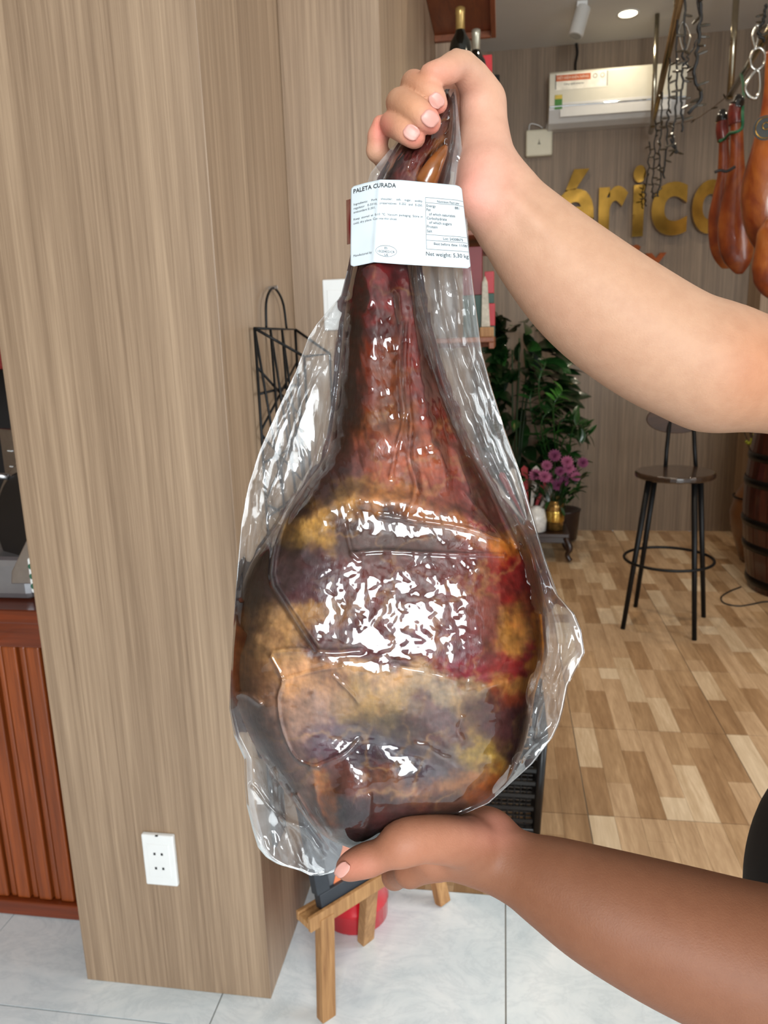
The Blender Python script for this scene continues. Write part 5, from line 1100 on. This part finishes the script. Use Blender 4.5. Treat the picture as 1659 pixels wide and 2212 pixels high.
def mixc(base, layers, x, y):
    c = np.tile(lin3(base), (len(x), 1))
    for (cx, cy, sx, sy, rt, col, w) in layers:
        g = (w*gau(x, y, cx, cy, sx, sy, rt))[:, None]; c = c*(1-g)+lin3(col)*g
    return c
xa, ya = px_arr(Va)
ca = mixc((192, 150, 122), [(1050, 330, 110, 150, 0, (204, 156, 134), .9), (1026, 415, 60, 75, 0, (226, 150, 138), .6), (945, 160, 60, 34, 0, (214, 138, 122), .6), (880, 230, 60, 80, .4, (204, 146, 112), .8),
     (950, 236, 24, 26, 0, (222, 132, 118), .8), (935, 278, 26, 26, 0, (222, 132, 118), .8), (896, 300, 26, 22, 0, (222, 132, 118), .8), (822, 280, 26, 40, 0, (222, 130, 116), .85), (905, 165, 26, 16, 0, (190, 128, 92), .5),
     (1640, 800, 90, 120, 0, (186, 124, 88), .75), (1180, 640, 200, 50, .75, (188, 142, 118), .5), (1010, 210, 40, 50, 0, (220, 160, 140), .5)], xa, ya)
xb, yb = px_arr(Vb)
cb = mixc((124, 80, 56), [(900, 1830, 130, 70, 0, (172, 116, 90), .9), (760, 1872, 60, 30, 0, (196, 128, 106), .8), (1060, 1790, 60, 40, 0, (190, 124, 108), .8), (1500, 2060, 220, 110, .3, (136, 87, 61), .6), (1000, 1800, 80, 30, 0, (198, 140, 114), .6)], xb, yb)
# head and neck of the same body, standing to the right of the picture
PC = np.array([.408, .62, 0.0])                        # where the person stands
hd0 = PC+np.array([.12, .0, 1.60])
Hs = SDF((.10, .20, .80), (.82, 1.02, 1.82), .005)
I3 = np.eye(3)
Hs.ell(hd0+[.012, 0, .03], I3, (.098, .078, .10), k=.01); Hs.ell(hd0+[-.03, 0, -.045], I3, (.062, .056, .075), k=.03)
Hs.ell(hd0+[-.098, 0, -.03], I3, (.016, .013, .024), k=.012); Hs.chain([hd0+[-.088, 0, .01], hd0+[-.104, 0, -.035]], [.008, .012], k=.01)
for s_ in (-1, 1):
    Hs.ell(hd0+[-.092, s_*.032, .004], I3, (.014, .018, .012), k=.012, cut=True); Hs.ell(hd0+[.01, s_*.08, -.02], I3, (.02, .009, .03), k=.006)
    Hs.chain([hd0+[-.082, s_*.018, .02], hd0+[-.078, s_*.045, .022]], [.008, .007], k=.01)
Hs.chain([hd0+[-.084, -.02, -.072], hd0+[-.088, .02, -.072]], [.007, .007], k=.008); Hs.chain([hd0+[-.091, -.022, -.076], hd0+[-.091, .022, -.076]], [.0025, .0025], k=.003, cut=True)
Hs.chain([hd0+[.02, 0, -.06], hd0+[.01, 0, -.26]], [.056, .062], k=.03)
sR, sL = np.array([.53, .82, 1.38]), np.array([.53, .42, 1.38]); elR = HP(1800, 812, -.01); elL = HP(1735, 2108, .040)
Hs.chain([PC+[.01, 0, .97], PC+[.07, 0, 1.15], PC+[.11, 0, 1.32]], [.15, .145, .145], k=.03, kk=.05); Hs.chain([sR, PC+[.12, 0, 1.36], sL], [.06, .085, .06], k=.05, kk=.04)
Hs.chain([HP(1690, 812, -.012), elR, sR], [.040, .044, .052], k=.02, kk=.02); Hs.chain([HP(1690, 2096, .038), elL+[.015, 0, .01], sL], [.044, .050, .052], k=.02, kk=.02)
Vc, Fc_ = Hs.mesh()
tp_ = thing('person', PC, 'person in black clothes, bare arms reaching in to hold up the bagged ham', 'person')
Vall = np.vstack([Va, Vb, Vc]); Fall = np.vstack([Fa, Fb+len(Va), Fc_+len(Va)+len(Vb)])
wl = np.clip(1-np.linalg.norm(Vc-elL, axis=1)/.22, 0, 1)[:, None]**.5; cc_ = lin3((196, 146, 116))*(1-wl)+lin3((140, 90, 63))*wl
ob = put('body', Vall, Fall, SKIN, tp_, smooth=True); vcol(ob, np.vstack([ca, cb, cc_]))
HAIR = plain('black_hair', (18, 15, 14), .4, var=.3, scale=60); EYE = plain('eye_white', (225, 222, 215), .2); IRIS = plain('iris', (40, 24, 16), .15)
K = SDF(hd0-[.14, .12, .12], hd0+[.15, .12, .17], .004); K.ell(hd0+[.018, 0, .045], I3, (.106, .088, .103), k=.01); K.ell(hd0+[-.11, 0, -.04], I3, (.08, .10, .085), k=.01, cut=True); K.ell(hd0+[.02, 0, -.12], I3, (.13, .11, .085), k=.01, cut=True)
Vk, Fk = K.mesh(); put('hair', Vk, Fk, HAIR, tp_, smooth=True)
for s_ in (-1, 1):
    e = MB().ball(hd0+[-.076, s_*.032, .004], .0115, 14).put('eye', EYE, tp_, smooth=True); MB().ball(hd0+[-.0862, s_*.032, .004], .0058, 10, (.5, 1, 1)).put('iris', IRIS, e, smooth=True)
    MB().tube(spline([hd0+[-.088, s_*.016, .021], hd0+[-.089, s_*.032, .026], hd0+[-.080, s_*.050, .021]], 8), [.002, .0035, .004, .004, .004, .0035, .003, .0015], 8).put('eyebrow', HAIR, tp_, smooth=True)
# nails: curved plates on the finger ends
NAIL = plain('nail', (206, 150, 138), .42, var=.05)
def nail(px, py, ang, L, Wd, V, lift=.0006):
    """sits on the skin nearest to the viewer around that spot"""
    x, y = px_arr(V); n1 = 9; pts = []; ca_, sa = math.cos(ang), math.sin(ang)
    z = (V-C)@F; near = np.hypot(x-px, y-py) < 60; xn, yn, zn = x[near], y[near], z[near]
    for v in np.linspace(-1, 1, n1):
        for u in np.linspace(-1, 1, n1):
            k = (1-abs(v)**3*.5); a, b = u*Wd/2*k, v*L/2; qx, qy = px+a*ca_-b*sa, py+a*sa+b*ca_
            d = np.hypot(xn-qx, yn-qy); s_ = d < 5
            zz = zn[s_].min() if s_.any() else zn[np.argmin(d)]
            pts.append((qx, qy, zz))
    P = np.array(pts); Z = P[:, 2].reshape(n1, n1)
    for _ in range(3): Zp = np.pad(Z, 1, mode='edge'); Z = (Zp[1:-1, 1:-1]*2+Zp[:-2, 1:-1]+Zp[2:, 1:-1]+Zp[1:-1, :-2]+Zp[1:-1, 2:])/6
    put('fingernail', HPv(P[:, 0], P[:, 1], D0-(Z.ravel()-lift)), grid_faces(n1, n1), NAIL, tp_, smooth=True, solid=.0005)
nail(943, 217, -.62, 34, 30, Va); nail(929, 256, -.85, 37, 34, Va); nail(889, 286, -.95, 34, 32, Va)
nail(739, 1879, .75, 36, 26, Vb)
# clothes
CLO = plain('black_cotton', (14, 14, 16), .85, var=.2, scale=80, bmp=.2); TRO = plain('dark_trousers', (22, 24, 30), .85, var=.2, scale=60, bmp=.2)
Tq = SDF((.12, .18, .72), (.85, 1.12, 1.52), .008)
Tq.chain([PC+[-.005, 0, .95], PC+[.07, 0, 1.15], PC+[.11, 0, 1.32]], [.185, .165, .165], k=.03, kk=.05); Tq.chain([sR, PC+[.12, 0, 1.36], sL], [.075, .10, .075], k=.06, kk=.04)
Tq.chain([sR, sR+(elR-sR)*.62], [.075, .066], k=.04); Tq.chain([sL, sL+(elL-sL)*.60], [.075, .064], k=.04)
Vt, Ft = Tq.mesh(); put('shirt', Vt, Ft, CLO, tp_, smooth=True)
Lg = SDF((.16, .36, -.01), (.72, .90, 1.10), .01)
for s_ in (-1, 1):
    Lg.chain([PC+[0, s_*.08, .93], PC+[.0, s_*.10, .50], PC+[.02, s_*.11, .10]], [.115, .08, .062], k=.03, kk=.03)
Lg.chain([PC+[0, -.06, .95], PC+[0, .06, .95]], [.135, .135], k=.03)
Vl, Fl = Lg.mesh(); put('trousers', Vl, Fl, TRO, tp_, smooth=True)
for s_ in (-1, 1):
    Sh = SDF(PC+[-.24, s_*.11-.08, -.01], PC+[.14, s_*.11+.08, .16], .006); Sh.chain([PC+[.05, s_*.11, .045], PC+[-.06, s_*.115, .045], PC+[-.15, s_*.12, .038]], [.042, .044, .036], k=.02, kk=.02); Sh.chain([PC+[.03, s_*.11, .05], PC+[.02, s_*.11, .10]], [.05, .05], k=.02)
    Vs, Fs = Sh.mesh(); Vs[:, 2] = np.maximum(Vs[:, 2], .001); put('shoe', Vs, Fs, BLACK, tp_, smooth=True)
